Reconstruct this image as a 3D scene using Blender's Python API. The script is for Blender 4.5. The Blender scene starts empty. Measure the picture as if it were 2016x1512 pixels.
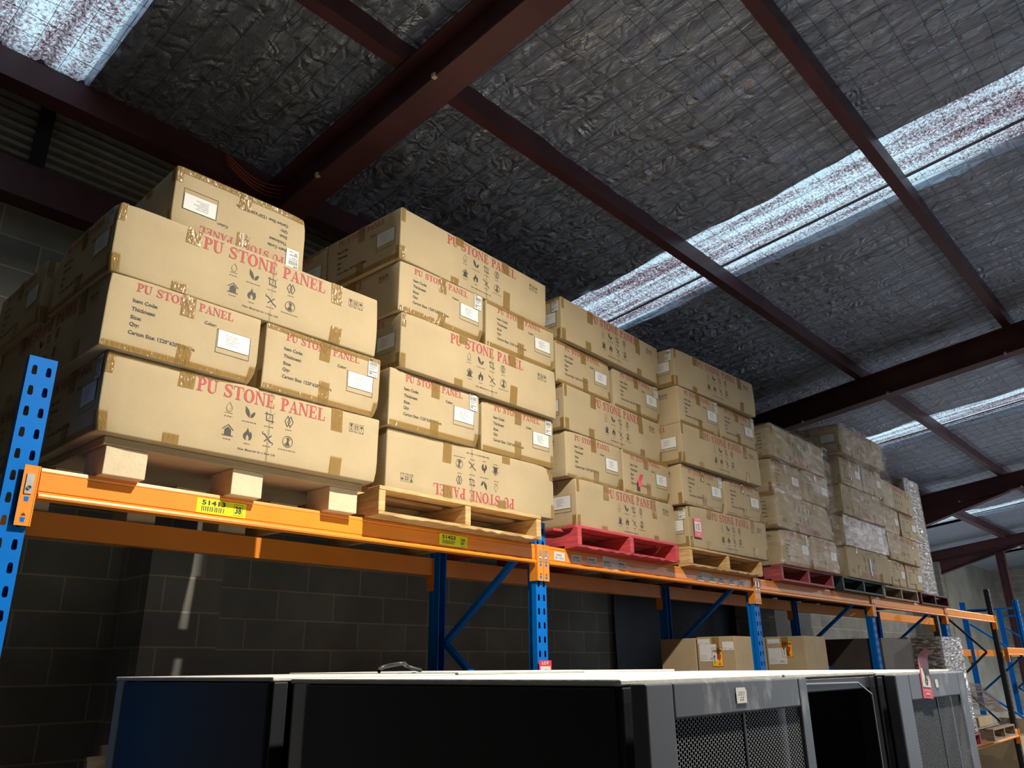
import bpy, math, random
from math import sin, cos, pi, floor as fl
from mathutils import Matrix, Vector
SC = bpy.context.scene
COL = SC.collection
# ------------------------------------------------------------------ camera
cam_d = bpy.data.cameras.new('camera')
cam = bpy.data.objects.new('camera', cam_d); COL.objects.link(cam)
x_ax = Vector((0.6700, -0.7423, -0.0110)).normalized()
z_ax = -Vector((0.7013, 0.6282, 0.3369)).normalized()
y_ax = z_ax.cross(x_ax).normalized(); x_ax = y_ax.cross(z_ax).normalized()
M = Matrix((x_ax, y_ax, z_ax)).transposed().to_4x4()
M.translation = Vector((-0.983, -2.784, -0.785))
cam.matrix_world = M
cam_d.sensor_fit = 'HORIZONTAL'; cam_d.sensor_width = 36.0
cam_d.lens = 1554.97 / 2016 * 36.0
cam_d.clip_start = 0.05; cam_d.clip_end = 200
SC.camera = cam
SC.view_settings.view_transform = 'Standard'; SC.view_settings.look = 'None'
SC.view_settings.gamma = 1.0; SC.view_settings.use_curve_mapping = False
SC.view_settings.exposure = 0.0
# ------------------------------------------------------------------ sky
W = bpy.data.worlds.new('sky'); SC.world = W; W.use_nodes = True
bg = W.node_tree.nodes['Background']
bg.inputs[0].default_value = (0.72, 0.88, 1.0, 1); bg.inputs[1].default_value = 1.3
# ------------------------------------------------------------------ high-bay lamp and added far lights
def area(name, loc, size, power, color, rot=(0, 0, 0), shape='DISK', sy=None):
    d = bpy.data.lights.new(name, 'AREA'); d.shape = shape; d.size = size
    if sy: d.size_y = sy
    d.energy = power; d.color = color
    o = bpy.data.objects.new(name, d); COL.objects.link(o); o.location = loc; o.rotation_euler = rot
    return o
area('overhead_light', (1.4, -2.62, 2.44), 0.14, 405, (1.0, 0.93, 0.80)).data.spread = math.radians(157)
area('overhead_light', (12.5, -3.8, 2.3), 0.3, 330, (1.0, 0.96, 0.90))  # extra light added to brighten the far stacks
area('overhead_light', (22.0, -3.8, 2.3), 0.3, 900, (1.0, 0.95, 0.88))  # extra light added to brighten the far end of the shed
area('added_daylight_fill', (15.5, -7.6, -0.9), 5.5, 190, (0.62, 0.78, 1.0), (pi / 2 + .15, 0, 0), 'RECTANGLE', 3.4)  # added bluish fill from an assumed door, no opening is built

# ------------------------------------------------------------------ materials
def nt(name):
    m = bpy.data.materials.new(name); m.use_nodes = True
    return m, m.node_tree.nodes, m.node_tree.links, m.node_tree.nodes['Principled BSDF']
def lin(r, g, b):
    f = lambda c: (c / 255 / 12.92) if c / 255 <= 0.04045 else ((c / 255 + 0.055) / 1.055) ** 2.4
    return (f(r), f(g), f(b), 1)
def mat(name, c, rough=0.6, metal=0.0, noise=0.0, nscale=8.0, bump=0.0, bscale=60.0, c2=None, spec=None, stretch=None):
    m, N, L, P = nt(name)
    P.inputs['Base Color'].default_value = c; P.inputs['Roughness'].default_value = rough
    P.inputs['Metallic'].default_value = metal
    if spec is not None: P.inputs['Specular IOR Level'].default_value = spec
    tc = N.new('ShaderNodeTexCoord'); src = tc.outputs['Object']
    if stretch:
        mp = N.new('ShaderNodeMapping'); mp.inputs['Scale'].default_value = stretch
        L.new(src, mp.inputs[0]); src = mp.outputs[0]
    if noise or c2:
        n = N.new('ShaderNodeTexNoise'); n.inputs['Scale'].default_value = nscale; n.inputs['Detail'].default_value = 5
        L.new(src, n.inputs['Vector'])
        r = N.new('ShaderNodeValToRGB'); L.new(n.outputs[0], r.inputs[0])
        k = noise
        r.color_ramp.elements[0].position = 0.3; r.color_ramp.elements[1].position = 0.7
        if c2: r.color_ramp.elements[0].color = c2; r.color_ramp.elements[1].color = c
        else:
            r.color_ramp.elements[0].color = (c[0] * (1 - k), c[1] * (1 - k), c[2] * (1 - k), 1)
            r.color_ramp.elements[1].color = (min(1, c[0] * (1 + k)), min(1, c[1] * (1 + k)), min(1, c[2] * (1 + k)), 1)
        L.new(r.outputs[0], P.inputs['Base Color'])
    if bump:
        n = N.new('ShaderNodeTexNoise'); n.inputs['Scale'].default_value = bscale; n.inputs['Detail'].default_value = 4
        L.new(src, n.inputs['Vector'])
        b = N.new('ShaderNodeBump'); b.inputs['Strength'].default_value = bump; b.inputs['Distance'].default_value = 0.01
        L.new(n.outputs[0], b.inputs['Height']); L.new(b.outputs[0], P.inputs['Normal'])
    return m
M_card = mat('cardboard', (0.43, 0.335, 0.20, 1), 0.75, 0, 0.07, 5.0, 0.12, 140, spec=0.25)
M_card2 = mat('cardboard_grey', (0.40, 0.30, 0.18, 1), 0.75, 0, 0.1, 5.0, 0.15, 120, spec=0.25)
M_cardw = mat('cardboard_pale', (0.62, 0.50, 0.33, 1), 0.8, 0, 0.08, 12.0, 0.2, 90)
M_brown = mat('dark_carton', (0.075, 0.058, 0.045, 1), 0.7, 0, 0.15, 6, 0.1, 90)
M_red = mat('red_print', (0.42, 0.058, 0.058, 1), 0.7, noise=0.12, nscale=60)
M_ink = mat('black_print', (0.05, 0.045, 0.04, 1), 0.7)
M_ink2 = mat('grey_print', (0.20, 0.16, 0.10, 1), 0.75)
M_paper = mat('white_paper', (0.66, 0.66, 0.64, 1), 0.6)
M_pgrey = mat('paper_text', (0.16, 0.16, 0.17, 1), 0.7)
M_pblack = mat('barcode_ink', (0.03, 0.03, 0.03, 1), 0.6)
M_orange = mat('orange_paint', (0.80, 0.255, 0.022, 1), 0.38, 0, 0.06, 4, 0.03, 40)
M_blue = mat('blue_paint', (0.0, 0.15, 0.56, 1), 0.5, 0, 0.06, 6, 0.05, 25, spec=0.12)
M_blackpaint = mat('black_paint', (0.02, 0.022, 0.025, 1), 0.4)
M_zinc = mat('galvanised_steel', (0.55, 0.56, 0.58, 1), 0.35, 0.8, 0.15, 30)
M_yel = mat('yellow_label', (0.75, 0.75, 0.0, 1), 0.5)
M_yel2 = mat('fragile_yellow', (0.85, 0.55, 0.02, 1), 0.5)
M_maroon = mat('maroon_steel', (0.085, 0.026, 0.030, 1), 0.5, 0, 0.25, 3, 0.08, 30)
M_dkst = mat('dark_steel', (0.028, 0.028, 0.032, 1), 0.5)
M_lot = mat('lot_red', (0.68, 0.03, 0.05, 1), 0.4)
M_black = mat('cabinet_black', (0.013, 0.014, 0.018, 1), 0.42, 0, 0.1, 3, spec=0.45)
M_cabglare = mat('cabinet_top_glare', (0.56, 0.55, 0.50, 1), 0.5, 0.0, 0.12, 9, 0.1, 60)  # pale base colour stands in for glare on the dark tops
M_strip = mat('cabinet_frame', (0.36, 0.35, 0.33, 1), 0.45)
M_floor = mat('concrete_floor', (0.10, 0.10, 0.105, 1), 0.55, 0, 0.25, 1.2, 0.1, 30)
M_blue_tape = mat('blue_tape', (0.05, 0.07, 0.45, 1), 0.4)
M_cable = mat('orange_cable', (0.35, 0.06, 0.02, 1), 0.5)
M_foot = mat('concrete_base', (0.3, 0.3, 0.29, 1), 0.8, bump=0.3)

def tape_mat():
    m, N, L, P = nt('brown_tape'); out = N['Material Output']
    P.inputs['Base Color'].default_value = (0.36, 0.235, 0.09, 1); P.inputs['Roughness'].default_value = 0.2
    tc = N.new('ShaderNodeTexCoord')
    n = N.new('ShaderNodeTexNoise'); n.inputs['Scale'].default_value = 38; n.inputs['Detail'].default_value = 1; n.inputs['Distortion'].default_value = 1.5
    mp = N.new('ShaderNodeMapping'); mp.inputs['Scale'].default_value = (1.8, 1.8, 0.35)
    L.new(tc.outputs['Object'], mp.inputs[0]); L.new(mp.outputs[0], n.inputs['Vector'])
    b = N.new('ShaderNodeBump'); b.inputs['Strength'].default_value = 0.4; b.inputs['Distance'].default_value = 0.02
    L.new(n.outputs[0], b.inputs['Height']); L.new(b.outputs[0], P.inputs['Normal'])
    tr = N.new('ShaderNodeBsdfTransparent'); tr.inputs[0].default_value = (0.80, 0.68, 0.42, 1)
    mx = N.new('ShaderNodeMixShader'); mx.inputs[0].default_value = 0.5
    L.new(tr.outputs[0], mx.inputs[1]); L.new(P.outputs[0], mx.inputs[2]); L.new(mx.outputs[0], out.inputs[0])
    return m
M_tape = tape_mat()
def film_mat(name, lo, hi, scale, col=(0.9, 0.9, 0.92, 1), stretch=(1, 1, 3), rough=0.12):
    m, N, L, P = nt(name); out = N['Material Output']
    gl = N.new('ShaderNodeBsdfGlossy'); gl.inputs['Roughness'].default_value = rough; gl.inputs[0].default_value = col
    df = N.new('ShaderNodeBsdfDiffuse'); df.inputs[0].default_value = (0.6, 0.6, 0.6, 1)
    ad = N.new('ShaderNodeMixShader'); ad.inputs[0].default_value = 0.25; L.new(gl.outputs[0], ad.inputs[1]); L.new(df.outputs[0], ad.inputs[2])
    tr = N.new('ShaderNodeBsdfTransparent'); mx = N.new('ShaderNodeMixShader')
    tc = N.new('ShaderNodeTexCoord'); mp = N.new('ShaderNodeMapping'); mp.inputs['Scale'].default_value = stretch
    L.new(tc.outputs['Object'], mp.inputs[0])
    n = N.new('ShaderNodeTexNoise'); n.inputs['Scale'].default_value = scale; n.inputs['Detail'].default_value = 6
    L.new(mp.outputs[0], n.inputs['Vector'])
    r = N.new('ShaderNodeMapRange'); r.inputs[1].default_value = 0.4; r.inputs[2].default_value = 0.62
    r.inputs[3].default_value = lo; r.inputs[4].default_value = hi
    L.new(n.outputs[0], r.inputs[0]); L.new(r.outputs[0], mx.inputs[0])
    b = N.new('ShaderNodeBump'); b.inputs['Strength'].default_value = 1.0; b.inputs['Distance'].default_value = 0.05
    L.new(n.outputs[0], b.inputs['Height']); L.new(b.outputs[0], gl.inputs['Normal'])
    L.new(tr.outputs[0], mx.inputs[1]); L.new(ad.outputs[0], mx.inputs[2]); L.new(mx.outputs[0], out.inputs[0])
    return m
M_film = film_mat('stretch_film', 0.015, 0.22, 7, rough=0.09)
M_film2 = film_mat('crinkled_film', 0.25, 1.0, 20, stretch=(0.5, 0.5, 2.4), rough=0.16)
M_filmdull = film_mat('dull_film', 0.25, 0.45, 4, col=(0.5, 0.5, 0.55, 1), rough=0.4)

def wood_mat(name, c, c2):
    m, N, L, P = nt(name)
    P.inputs['Roughness'].default_value = 0.7
    tc = N.new('ShaderNodeTexCoord'); mp = N.new('ShaderNodeMapping'); mp.inputs['Scale'].default_value = (1.2, 1.2, 9)
    L.new(tc.outputs['Object'], mp.inputs[0])
    n = N.new('ShaderNodeTexNoise'); n.inputs['Scale'].default_value = 6; n.inputs['Detail'].default_value = 6; n.inputs['Distortion'].default_value = 0.6
    L.new(mp.outputs[0], n.inputs['Vector'])
    r = N.new('ShaderNodeValToRGB'); r.color_ramp.elements[0].position = 0.32; r.color_ramp.elements[1].position = 0.68
    r.color_ramp.elements[0].color = c2; r.color_ramp.elements[1].color = c
    L.new(n.outputs[0], r.inputs[0]); L.new(r.outputs[0], P.inputs['Base Color'])
    b = N.new('ShaderNodeBump'); b.inputs['Strength'].default_value = 0.3; b.inputs['Distance'].default_value = 0.01
    L.new(n.outputs[0], b.inputs['Height']); L.new(b.outputs[0], P.inputs['Normal'])
    return m
M_pine = wood_mat('pine', (0.66, 0.44, 0.20, 1), (0.46, 0.27, 0.10, 1))
M_grey = wood_mat('weathered_timber', (0.36, 0.27, 0.18, 1), (0.20, 0.15, 0.10, 1))
M_redw = wood_mat('red_painted_timber', (0.62, 0.075, 0.09, 1), (0.40, 0.045, 0.055, 1))
M_redf = wood_mat('faded_red_timber', (0.42, 0.075, 0.085, 1), (0.22, 0.045, 0.05, 1))
M_redd = wood_mat('dark_red_timber', (0.13, 0.03, 0.035, 1), (0.07, 0.02, 0.022, 1))
M_teal = wood_mat('dark_teal_timber', (0.02, 0.05, 0.055, 1), (0.012, 0.028, 0.03, 1))

def block_mat():
    m, N, L, P = nt('concrete_block')
    P.inputs['Roughness'].default_value = 0.85
    tc = N.new('ShaderNodeTexCoord'); sp = N.new('ShaderNodeSeparateXYZ'); L.new(tc.outputs['Object'], sp.inputs[0])
    ad = N.new('ShaderNodeMath'); ad.operation = 'ADD'; L.new(sp.outputs[0], ad.inputs[0]); L.new(sp.outputs[1], ad.inputs[1])
    cb = N.new('ShaderNodeCombineXYZ'); L.new(ad.outputs[0], cb.inputs[0])
    az = N.new('ShaderNodeMath'); az.operation = 'ADD'; L.new(sp.outputs[2], az.inputs[0]); az.inputs[1].default_value = 20 * 0.1865 + 0.287 + 0.006
    L.new(az.outputs[0], cb.inputs[1])
    br = N.new('ShaderNodeTexBrick'); br.inputs['Scale'].default_value = 1.0
    br.inputs['Brick Width'].default_value = 0.445; br.inputs['Row Height'].default_value = 0.1865
    br.inputs['Mortar Size'].default_value = 0.006; br.inputs['Mortar Smooth'].default_value = 0.3
    br.inputs['Color1'].default_value = (0.235, 0.225, 0.19, 1); br.inputs['Color2'].default_value = (0.19, 0.185, 0.16, 1)
    br.inputs['Mortar'].default_value = (0.40, 0.35, 0.25, 1)
    L.new(cb.outputs[0], br.inputs['Vector'])
    n = N.new('ShaderNodeTexNoise'); n.inputs['Scale'].default_value = 2.2; n.inputs['Detail'].default_value = 8
    L.new(tc.outputs['Object'], n.inputs['Vector'])
    mr = N.new('ShaderNodeMapRange'); mr.inputs[1].default_value = 0.3; mr.inputs[2].default_value = 0.7; mr.inputs[3].default_value = 0.72; mr.inputs[4].default_value = 1.2
    L.new(n.outputs[0], mr.inputs[0])
    mx = N.new('ShaderNodeVectorMath'); mx.operation = 'SCALE'; L.new(br.outputs['Color'], mx.inputs[0]); L.new(mr.outputs[0], mx.inputs['Scale'])
    L.new(mx.outputs[0], P.inputs['Base Color'])
    n2 = N.new('ShaderNodeTexNoise'); n2.inputs['Scale'].default_value = 90
    L.new(tc.outputs['Object'], n2.inputs['Vector'])
    b1 = N.new('ShaderNodeBump'); b1.inputs['Strength'].default_value = 0.5; b1.inputs['Distance'].default_value = 0.006; b1.invert = True
    L.new(br.outputs['Fac'], b1.inputs['Height'])
    b2 = N.new('ShaderNodeBump'); b2.inputs['Strength'].default_value = 0.25; b2.inputs['Distance'].default_value = 0.005
    L.new(n2.outputs[0], b2.inputs['Height']); L.new(b1.outputs[0], b2.inputs['Normal']); L.new(b2.outputs[0], P.inputs['Normal'])
    return m
M_block = block_mat()

def foil_mat():
    m, N, L, P = nt('foil_insulation')
    P.inputs['Base Color'].default_value = (0.50, 0.54, 0.64, 1); P.inputs['Metallic'].default_value = 0.88; P.inputs['Roughness'].default_value = 0.34
    tc = N.new('ShaderNodeTexCoord'); mp = N.new('ShaderNodeMapping'); mp.inputs['Scale'].default_value = (1.0, 0.16, 1.0); mp.inputs['Rotation'].default_value = (0, 0, 0.10)
    L.new(tc.outputs['Object'], mp.inputs[0])
    n = N.new('ShaderNodeTexNoise'); n.inputs['Scale'].default_value = 9; n.inputs['Detail'].default_value = 7; n.inputs['Roughness'].default_value = 0.65; n.inputs['Distortion'].default_value = 0.8
    L.new(mp.outputs[0], n.inputs['Vector'])
    v = N.new('ShaderNodeTexVoronoi'); v.inputs['Scale'].default_value = 5.5; v.feature = 'DISTANCE_TO_EDGE'
    n3 = N.new('ShaderNodeTexNoise'); n3.inputs['Scale'].default_value = 3; L.new(tc.outputs['Object'], n3.inputs['Vector'])
    va = N.new('ShaderNodeVectorMath'); va.operation = 'ADD'; L.new(mp.outputs[0], va.inputs[0]); L.new(n3.outputs['Color'], va.inputs[1])
    L.new(va.outputs[0], v.inputs['Vector'])
    b1 = N.new('ShaderNodeBump'); b1.inputs['Strength'].default_value = 1.0; b1.inputs['Distance'].default_value = 0.09; L.new(n.outputs[0], b1.inputs['Height'])
    b2 = N.new('ShaderNodeBump'); b2.inputs['Strength'].default_value = 0.8; b2.inputs['Distance'].default_value = 0.04; L.new(v.outputs['Distance'], b2.inputs['Height'])
    L.new(b1.outputs[0], b2.inputs['Normal']); L.new(b2.outputs[0], P.inputs['Normal'])
    return m
M_foil = foil_mat()

def sky_mat():
    m, N, L, P = nt('skylight_sheet'); out = N['Material Output']
    tc = N.new('ShaderNodeTexCoord')
    n = N.new('ShaderNodeTexNoise'); n.inputs['Scale'].default_value = 55; n.inputs['Detail'].default_value = 5; n.inputs['Roughness'].default_value = 0.8
    L.new(tc.outputs['Object'], n.inputs['Vector'])
    mp = N.new('ShaderNodeMapping'); mp.inputs['Scale'].default_value = (5.2, 0.5, 1); L.new(tc.outputs['Object'], mp.inputs[0])
    n2 = N.new('ShaderNodeTexNoise'); n2.inputs['Scale'].default_value = 1.5; n2.inputs['Detail'].default_value = 4; L.new(mp.outputs[0], n2.inputs['Vector'])
    ad = N.new('ShaderNodeMath'); ad.operation = 'ADD'; L.new(n.outputs[0], ad.inputs[0])
    sc = N.new('ShaderNodeMath'); sc.operation = 'MULTIPLY'; sc.inputs[1].default_value = 0.55; L.new(n2.outputs[0], sc.inputs[0]); L.new(sc.outputs[0], ad.inputs[1])
    r = N.new('ShaderNodeValToRGB'); L.new(ad.outputs[0], r.inputs[0])
    e = r.color_ramp.elements; e[0].position = 0.72; e[0].color = (0.80, 0.95, 1.0, 1)
    e[1].position = 0.94; e[1].color = (0.07, 0.02, 0.025, 1)
    e2 = r.color_ramp.elements.new(0.82); e2.color = (0.36, 0.25, 0.27, 1)
    tl = N.new('ShaderNodeBsdfTranslucent'); L.new(r.outputs[0], tl.inputs[0]); L.new(tl.outputs[0], out.inputs[0])
    return m
M_sky = sky_mat()

def perf_mat():
    m, N, L, P = nt('perforated_steel'); out = N['Material Output']
    P.inputs['Base Color'].default_value = (0.22, 0.225, 0.24, 1); P.inputs['Roughness'].default_value = 0.4
    tc = N.new('ShaderNodeTexCoord'); sp = N.new('ShaderNodeSeparateXYZ'); L.new(tc.outputs['Object'], sp.inputs[0])
    def mth(op, a, b=None, cval=None):
        x = N.new('ShaderNodeMath'); x.operation = op
        for i, q in enumerate((a, b, cval)):
            if q is None: continue
            if isinstance(q, (int, float)): x.inputs[i].default_value = q
            else: L.new(q, x.inputs[i])
        return x.outputs[0]
    def holes(ox, oz):
        px, pz = 0.0138, 0.0080
        a = mth('FRACT', mth('ADD', mth('MULTIPLY', sp.outputs[0], 1 / px), ox)); a = mth('MULTIPLY', mth('SUBTRACT', a, 0.5), px)
        b = mth('FRACT', mth('ADD', mth('MULTIPLY', sp.outputs[2], 1 / pz), oz)); b = mth('MULTIPLY', mth('SUBTRACT', b, 0.5), pz)
        return mth('ADD', mth('MULTIPLY', a, a), mth('MULTIPLY', b, b))
    d = mth('MINIMUM', holes(100, 100), holes(100.5, 100.5))
    h = mth('LESS_THAN', d, 0.00345 ** 2)
    tr = N.new('ShaderNodeBsdfTransparent'); mx = N.new('ShaderNodeMixShader')
    L.new(h, mx.inputs[0]); L.new(P.outputs[0], mx.inputs[1]); L.new(tr.outputs[0], mx.inputs[2]); L.new(mx.outputs[0], out.inputs[0])
    return m
M_perf = perf_mat()
def door_mat():
    m, N, L, P = nt('cabinet_door_paint')
    P.inputs['Roughness'].default_value = 0.38
    tc = N.new('ShaderNodeTexCoord'); mp = N.new('ShaderNodeMapping'); mp.inputs['Scale'].default_value = (4, 1, 1.6)
    L.new(tc.outputs['Object'], mp.inputs[0])
    n = N.new('ShaderNodeTexNoise'); n.inputs['Scale'].default_value = 3.2; n.inputs['Detail'].default_value = 9; n.inputs['Roughness'].default_value = 0.7
    L.new(mp.outputs[0], n.inputs['Vector'])
    r = N.new('ShaderNodeValToRGB'); r.color_ramp.elements[0].position = 0.56; r.color_ramp.elements[0].color = (0.085, 0.09, 0.103, 1)
    r.color_ramp.elements[1].position = 0.78; r.color_ramp.elements[1].color = (0.42, 0.42, 0.42, 1)
    L.new(n.outputs[0], r.inputs[0]); L.new(r.outputs[0], P.inputs['Base Color'])
    return m
M_door = door_mat()

# ------------------------------------------------------------------ helpers
class MB:
    def __init__(s): s.v = []; s.f = []; s.m = []
    def face(s, pts, mi=0):
        n = len(s.v); s.v += [tuple(p) for p in pts]; s.f.append(tuple(range(n, n + len(pts)))); s.m.append(mi)
    def box(s, a, b, mi=0):
        x0, y0, z0 = a; x1, y1, z1 = b; n = len(s.v)
        s.v += [(x0, y0, z0), (x1, y0, z0), (x1, y1, z0), (x0, y1, z0), (x0, y0, z1), (x1, y0, z1), (x1, y1, z1), (x0, y1, z1)]
        for q in ((0, 3, 2, 1), (4, 5, 6, 7), (0, 1, 5, 4), (1, 2, 6, 5), (2, 3, 7, 6), (3, 0, 4, 7)):
            s.f.append(tuple(n + i for i in q)); s.m.append(mi)
    def bar(s, p, q, w, h, mi=0, up=(0, 0, 1)):
        p = Vector(p); q = Vector(q); d = (q - p).normalized(); u = Vector(up)
        a = d.cross(u)
        if a.length < 1e-5: a = d.cross(Vector((1, 0, 0)))
        a.normalize(); b = d.cross(a).normalized(); n = len(s.v)
        for c in (p, q):
            for i, j in ((-1, -1), (1, -1), (1, 1), (-1, 1)): s.v.append(tuple(c + a * (i * w / 2) + b * (j * h / 2)))
        for qd in ((0, 1, 2, 3), (7, 6, 5, 4), (0, 4, 5, 1), (1, 5, 6, 2), (2, 6, 7, 3), (3, 7, 4, 0)):
            s.f.append(tuple(n + i for i in qd)); s.m.append(mi)
    def tube(s, pts, r, seg=5, mi=0):
        n0 = len(s.v); k = len(pts)
        for i, p in enumerate(pts):
            p = Vector(p); d = Vector(pts[min(i + 1, k - 1)]) - Vector(pts[max(i - 1, 0)]); d.normalize()
            a = d.cross(Vector((0.13, 0.21, 0.97))).normalized(); b = d.cross(a)
            for j in range(seg):
                t = 2 * pi * j / seg; s.v.append(tuple(p + a * (r * cos(t)) + b * (r * sin(t))))
        for i in range(k - 1):
            for j in range(seg):
                A = n0 + i * seg + j; B = n0 + i * seg + (j + 1) % seg
                s.f.append((A, B, B + seg, A + seg)); s.m.append(mi)
    def prism(s, prof, x0, x1, mi=0):          # profile in (y, z), extruded along x
        n = len(s.v); k = len(prof)
        s.v += [(x0, y, z) for y, z in prof] + [(x1, y, z) for y, z in prof]
        for i in range(k):
            j = (i + 1) % k; s.f.append((n + i, n + j, n + k + j, n + k + i)); s.m.append(mi)
        s.f.append(tuple(n + i for i in range(k))[::-1]); s.m.append(mi)
        s.f.append(tuple(n + k + i for i in range(k))); s.m.append(mi)
    def mesh(s, name, mats, smooth=False):
        me = bpy.data.meshes.new(name); me.from_pydata(s.v, [], s.f)
        for m in (mats if isinstance(mats, (list, tuple)) else [mats]): me.materials.append(m)
        me.polygons.foreach_set('material_index', s.m)
        if smooth: me.polygons.foreach_set('use_smooth', [True] * len(s.f))
        me.update(); return me
    def build(s, name, mats, parent=None, smooth=False):
        return link(name, s.mesh(name, mats, smooth), parent)
def link(name, me, parent=None, loc=None):
    o = bpy.data.objects.new(name, me); COL.objects.link(o)
    if parent: o.parent = parent
    if loc: o.location = loc
    return o
def tag(o, label, cat, group=None):
    o['label'] = label; o['category'] = cat
    if group: o['group'] = group
    return o
def empty(name, loc, label, cat, group=None, rz=0):
    o = bpy.data.objects.new(name, None); COL.objects.link(o); o.location = loc; o.rotation_euler = (0, 0, rz)
    o.empty_display_size = 0.1
    return tag(o, label, cat, group)
def struct(o): o['kind'] = 'structure'; return o
def hsh(i, j, k):
    n = (i * 73856093) ^ (j * 19349663) ^ (k * 83492791); n = (n ^ (n >> 13)) * 1274126177 & 0x7fffffff
    return (n ^ (n >> 16)) % 100003 / 100003.0
def noise(x, y, z=0.0):
    i, j, k = fl(x), fl(y), fl(z); a, b, c = x - i, y - j, z - k
    a = a * a * (3 - 2 * a); b = b * b * (3 - 2 * b); c = c * c * (3 - 2 * c); r = 0
    for di, wa in ((0, 1 - a), (1, a)):
        for dj, wb in ((0, 1 - b), (1, b)):
            for dk, wc in ((0, 1 - c), (1, c)): r += wa * wb * wc * hsh(i + di, j + dj, k + dk)
    return r * 2 - 1
def bevelled(o, w=0.003, seg=2):
    m = o.modifiers.new('b', 'BEVEL'); m.width = w; m.segments = seg; m.limit_method = 'ANGLE'; return o

# ------------------------------------------------------------------ lettering
def ell(cx, cy, rx, ry, a0, a1, n=14): return [(cx + rx * cos(a0 + (a1 - a0) * i / n), cy + ry * sin(a0 + (a1 - a0) * i / n)) for i in range(n + 1)]
def ringq(o, i): return [[o[k], o[k + 1], i[k + 1], i[k]] for k in range(len(o) - 1)]
def R4(x0, y0, x1, y1): return [(x0, y0), (x1, y0), (x1, y1), (x0, y1)]
def gl():
    G = {}; h = pi / 2
    G['P'] = (0.70, [R4(.12, .0, .30, 1), R4(0, 0, .44, .05), R4(0, .95, .36, 1)] + ringq(ell(.34, .73, .34, .27, h, -h), ell(.30, .73, .19, .21, h, -h)))
    G['U'] = (0.86, [R4(.10, .33, .28, 1), R4(0, .95, .40, 1), R4(.64, .33, .71, 1), R4(.53, .95, .83, 1)] + ringq(ell(.405, .34, .305, .36, pi, 2 * pi), ell(.46, .34, .18, .27, pi, 2 * pi)))
    pts = [(.60, .76, .03), (.57, .88, .06), (.46, .955, .09), (.31, .96, .11), (.17, .89, .14), (.12, .76, .16), (.20, .62, .19), (.34, .52, .20), (.50, .42, .19), (.58, .28, .16), (.53, .13, .13), (.40, .05, .10), (.24, .045, .08), (.12, .13, .06), (.08, .26, .03)]
    q = []; L = []; Rt = []
    for i, (x, y, w) in enumerate(pts):
        a = pts[max(0, i - 1)]; b = pts[min(len(pts) - 1, i + 1)]; dx, dy = b[0] - a[0], b[1] - a[1]; l = math.hypot(dx, dy)
        L.append((x - dy / l * w / 2, y + dx / l * w / 2)); Rt.append((x + dy / l * w / 2, y - dx / l * w / 2))
    G['S'] = (0.72, ringq(L, Rt) + [R4(.575, .68, .62, 1), R4(.04, 0, .085, .32)])
    G['T'] = (0.80, [R4(0, .94, .76, 1), R4(0, .72, .045, 1), R4(.715, .72, .76, 1), R4(.29, 0, .47, .96), R4(.18, 0, .58, .05)])
    G['O'] = (0.88, ringq(ell(.42, .5, .42, .515, 0, 2 * pi, 28), ell(.42, .5, .21, .45, 0, 2 * pi, 28)))
    G['N'] = (0.90, [R4(.10, 0, .165, .97), R4(0, 0, .27, .05), R4(0, .95, .25, 1), [(.06, 1), (.28, 1), (.76, 0), (.66, 0)], R4(.69, .0, .755, 1), R4(.58, .95, .86, 1)])
    G['E'] = (0.78, [R4(.11, 0, .29, 1), R4(0, 0, .66, .055), R4(0, .945, .64, 1), R4(.28, .475, .50, .53), R4(.47, .36, .51, .64), R4(.635, 0, .685, .30), R4(.60, .72, .645, 1)])
    G['A'] = (0.84, [[(.38, 1), (.46, 1), (.74, .02), (.54, .02)], [(.40, 1), (.43, .90), (.17, 0), (.10, 0)], R4(.22, .30, .60, .35), R4(0, 0, .27, .05), R4(.46, 0, .84, .05)])
    G['L'] = (0.72, [R4(.11, 0, .29, 1), R4(0, 0, .66, .055), R4(0, .95, .40, 1), R4(.62, 0, .67, .34)])
    return G
GLY = gl()
def serif_polys(txt, x, y, w, h):
    adv = sum(GLY[c][0] if c != ' ' else 0.42 for c in txt); s = w / adv; out = []; cx = x
    for c in txt:
        if c == ' ': cx += 0.42 * s; continue
        a, P = GLY[c]
        for p in P: out.append([(cx + px * s, y + py * h) for px, py in p])
        cx += a * s
    return out
FC = {}
def sans(txt, x, y, w, h, bold=0.012, slant=0.0):
    """built-in font text as 2D triangles; w scales the string to a width (None keeps it), h is the cap height"""
    k = (txt, bold)
    if k not in FC:
        c = bpy.data.curves.new('t', 'FONT'); c.body = txt; c.offset = bold; c.resolution_u = 2
        o = bpy.data.objects.new('t', c); COL.objects.link(o); dg = bpy.context.evaluated_depsgraph_get(); dg.update()
        me = o.evaluated_get(dg).to_mesh(); V = [(v.co.x, v.co.y) for v in me.vertices]; F = [tuple(p.vertices) for p in me.polygons]
        o.evaluated_get(dg).to_mesh_clear(); bpy.data.objects.remove(o); bpy.data.curves.remove(c)
        FC[k] = (V, F)
    V, F = FC[k]
    if not V: return []
    x0 = min(v[0] for v in V); x1 = max(v[0] for v in V); cap = 0.72
    sy = h / cap; sx = (w / (x1 - x0)) if w else sy
    return [[(x + (V[i][0] - x0) * sx + V[i][1] * sy * slant, y + V[i][1] * sy) for i in f] for f in F]
def bars(x, y, w, h, n, seed, duty=0.5):
    r = random.Random(seed); out = []; cx = x
    while cx < x + w:
        b = w / n * (0.4 + r.random()); out.append(R4(cx, y, min(cx + b * duty * 1.2, x + w), y + h)); cx += b * 1.7
    return out
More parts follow.
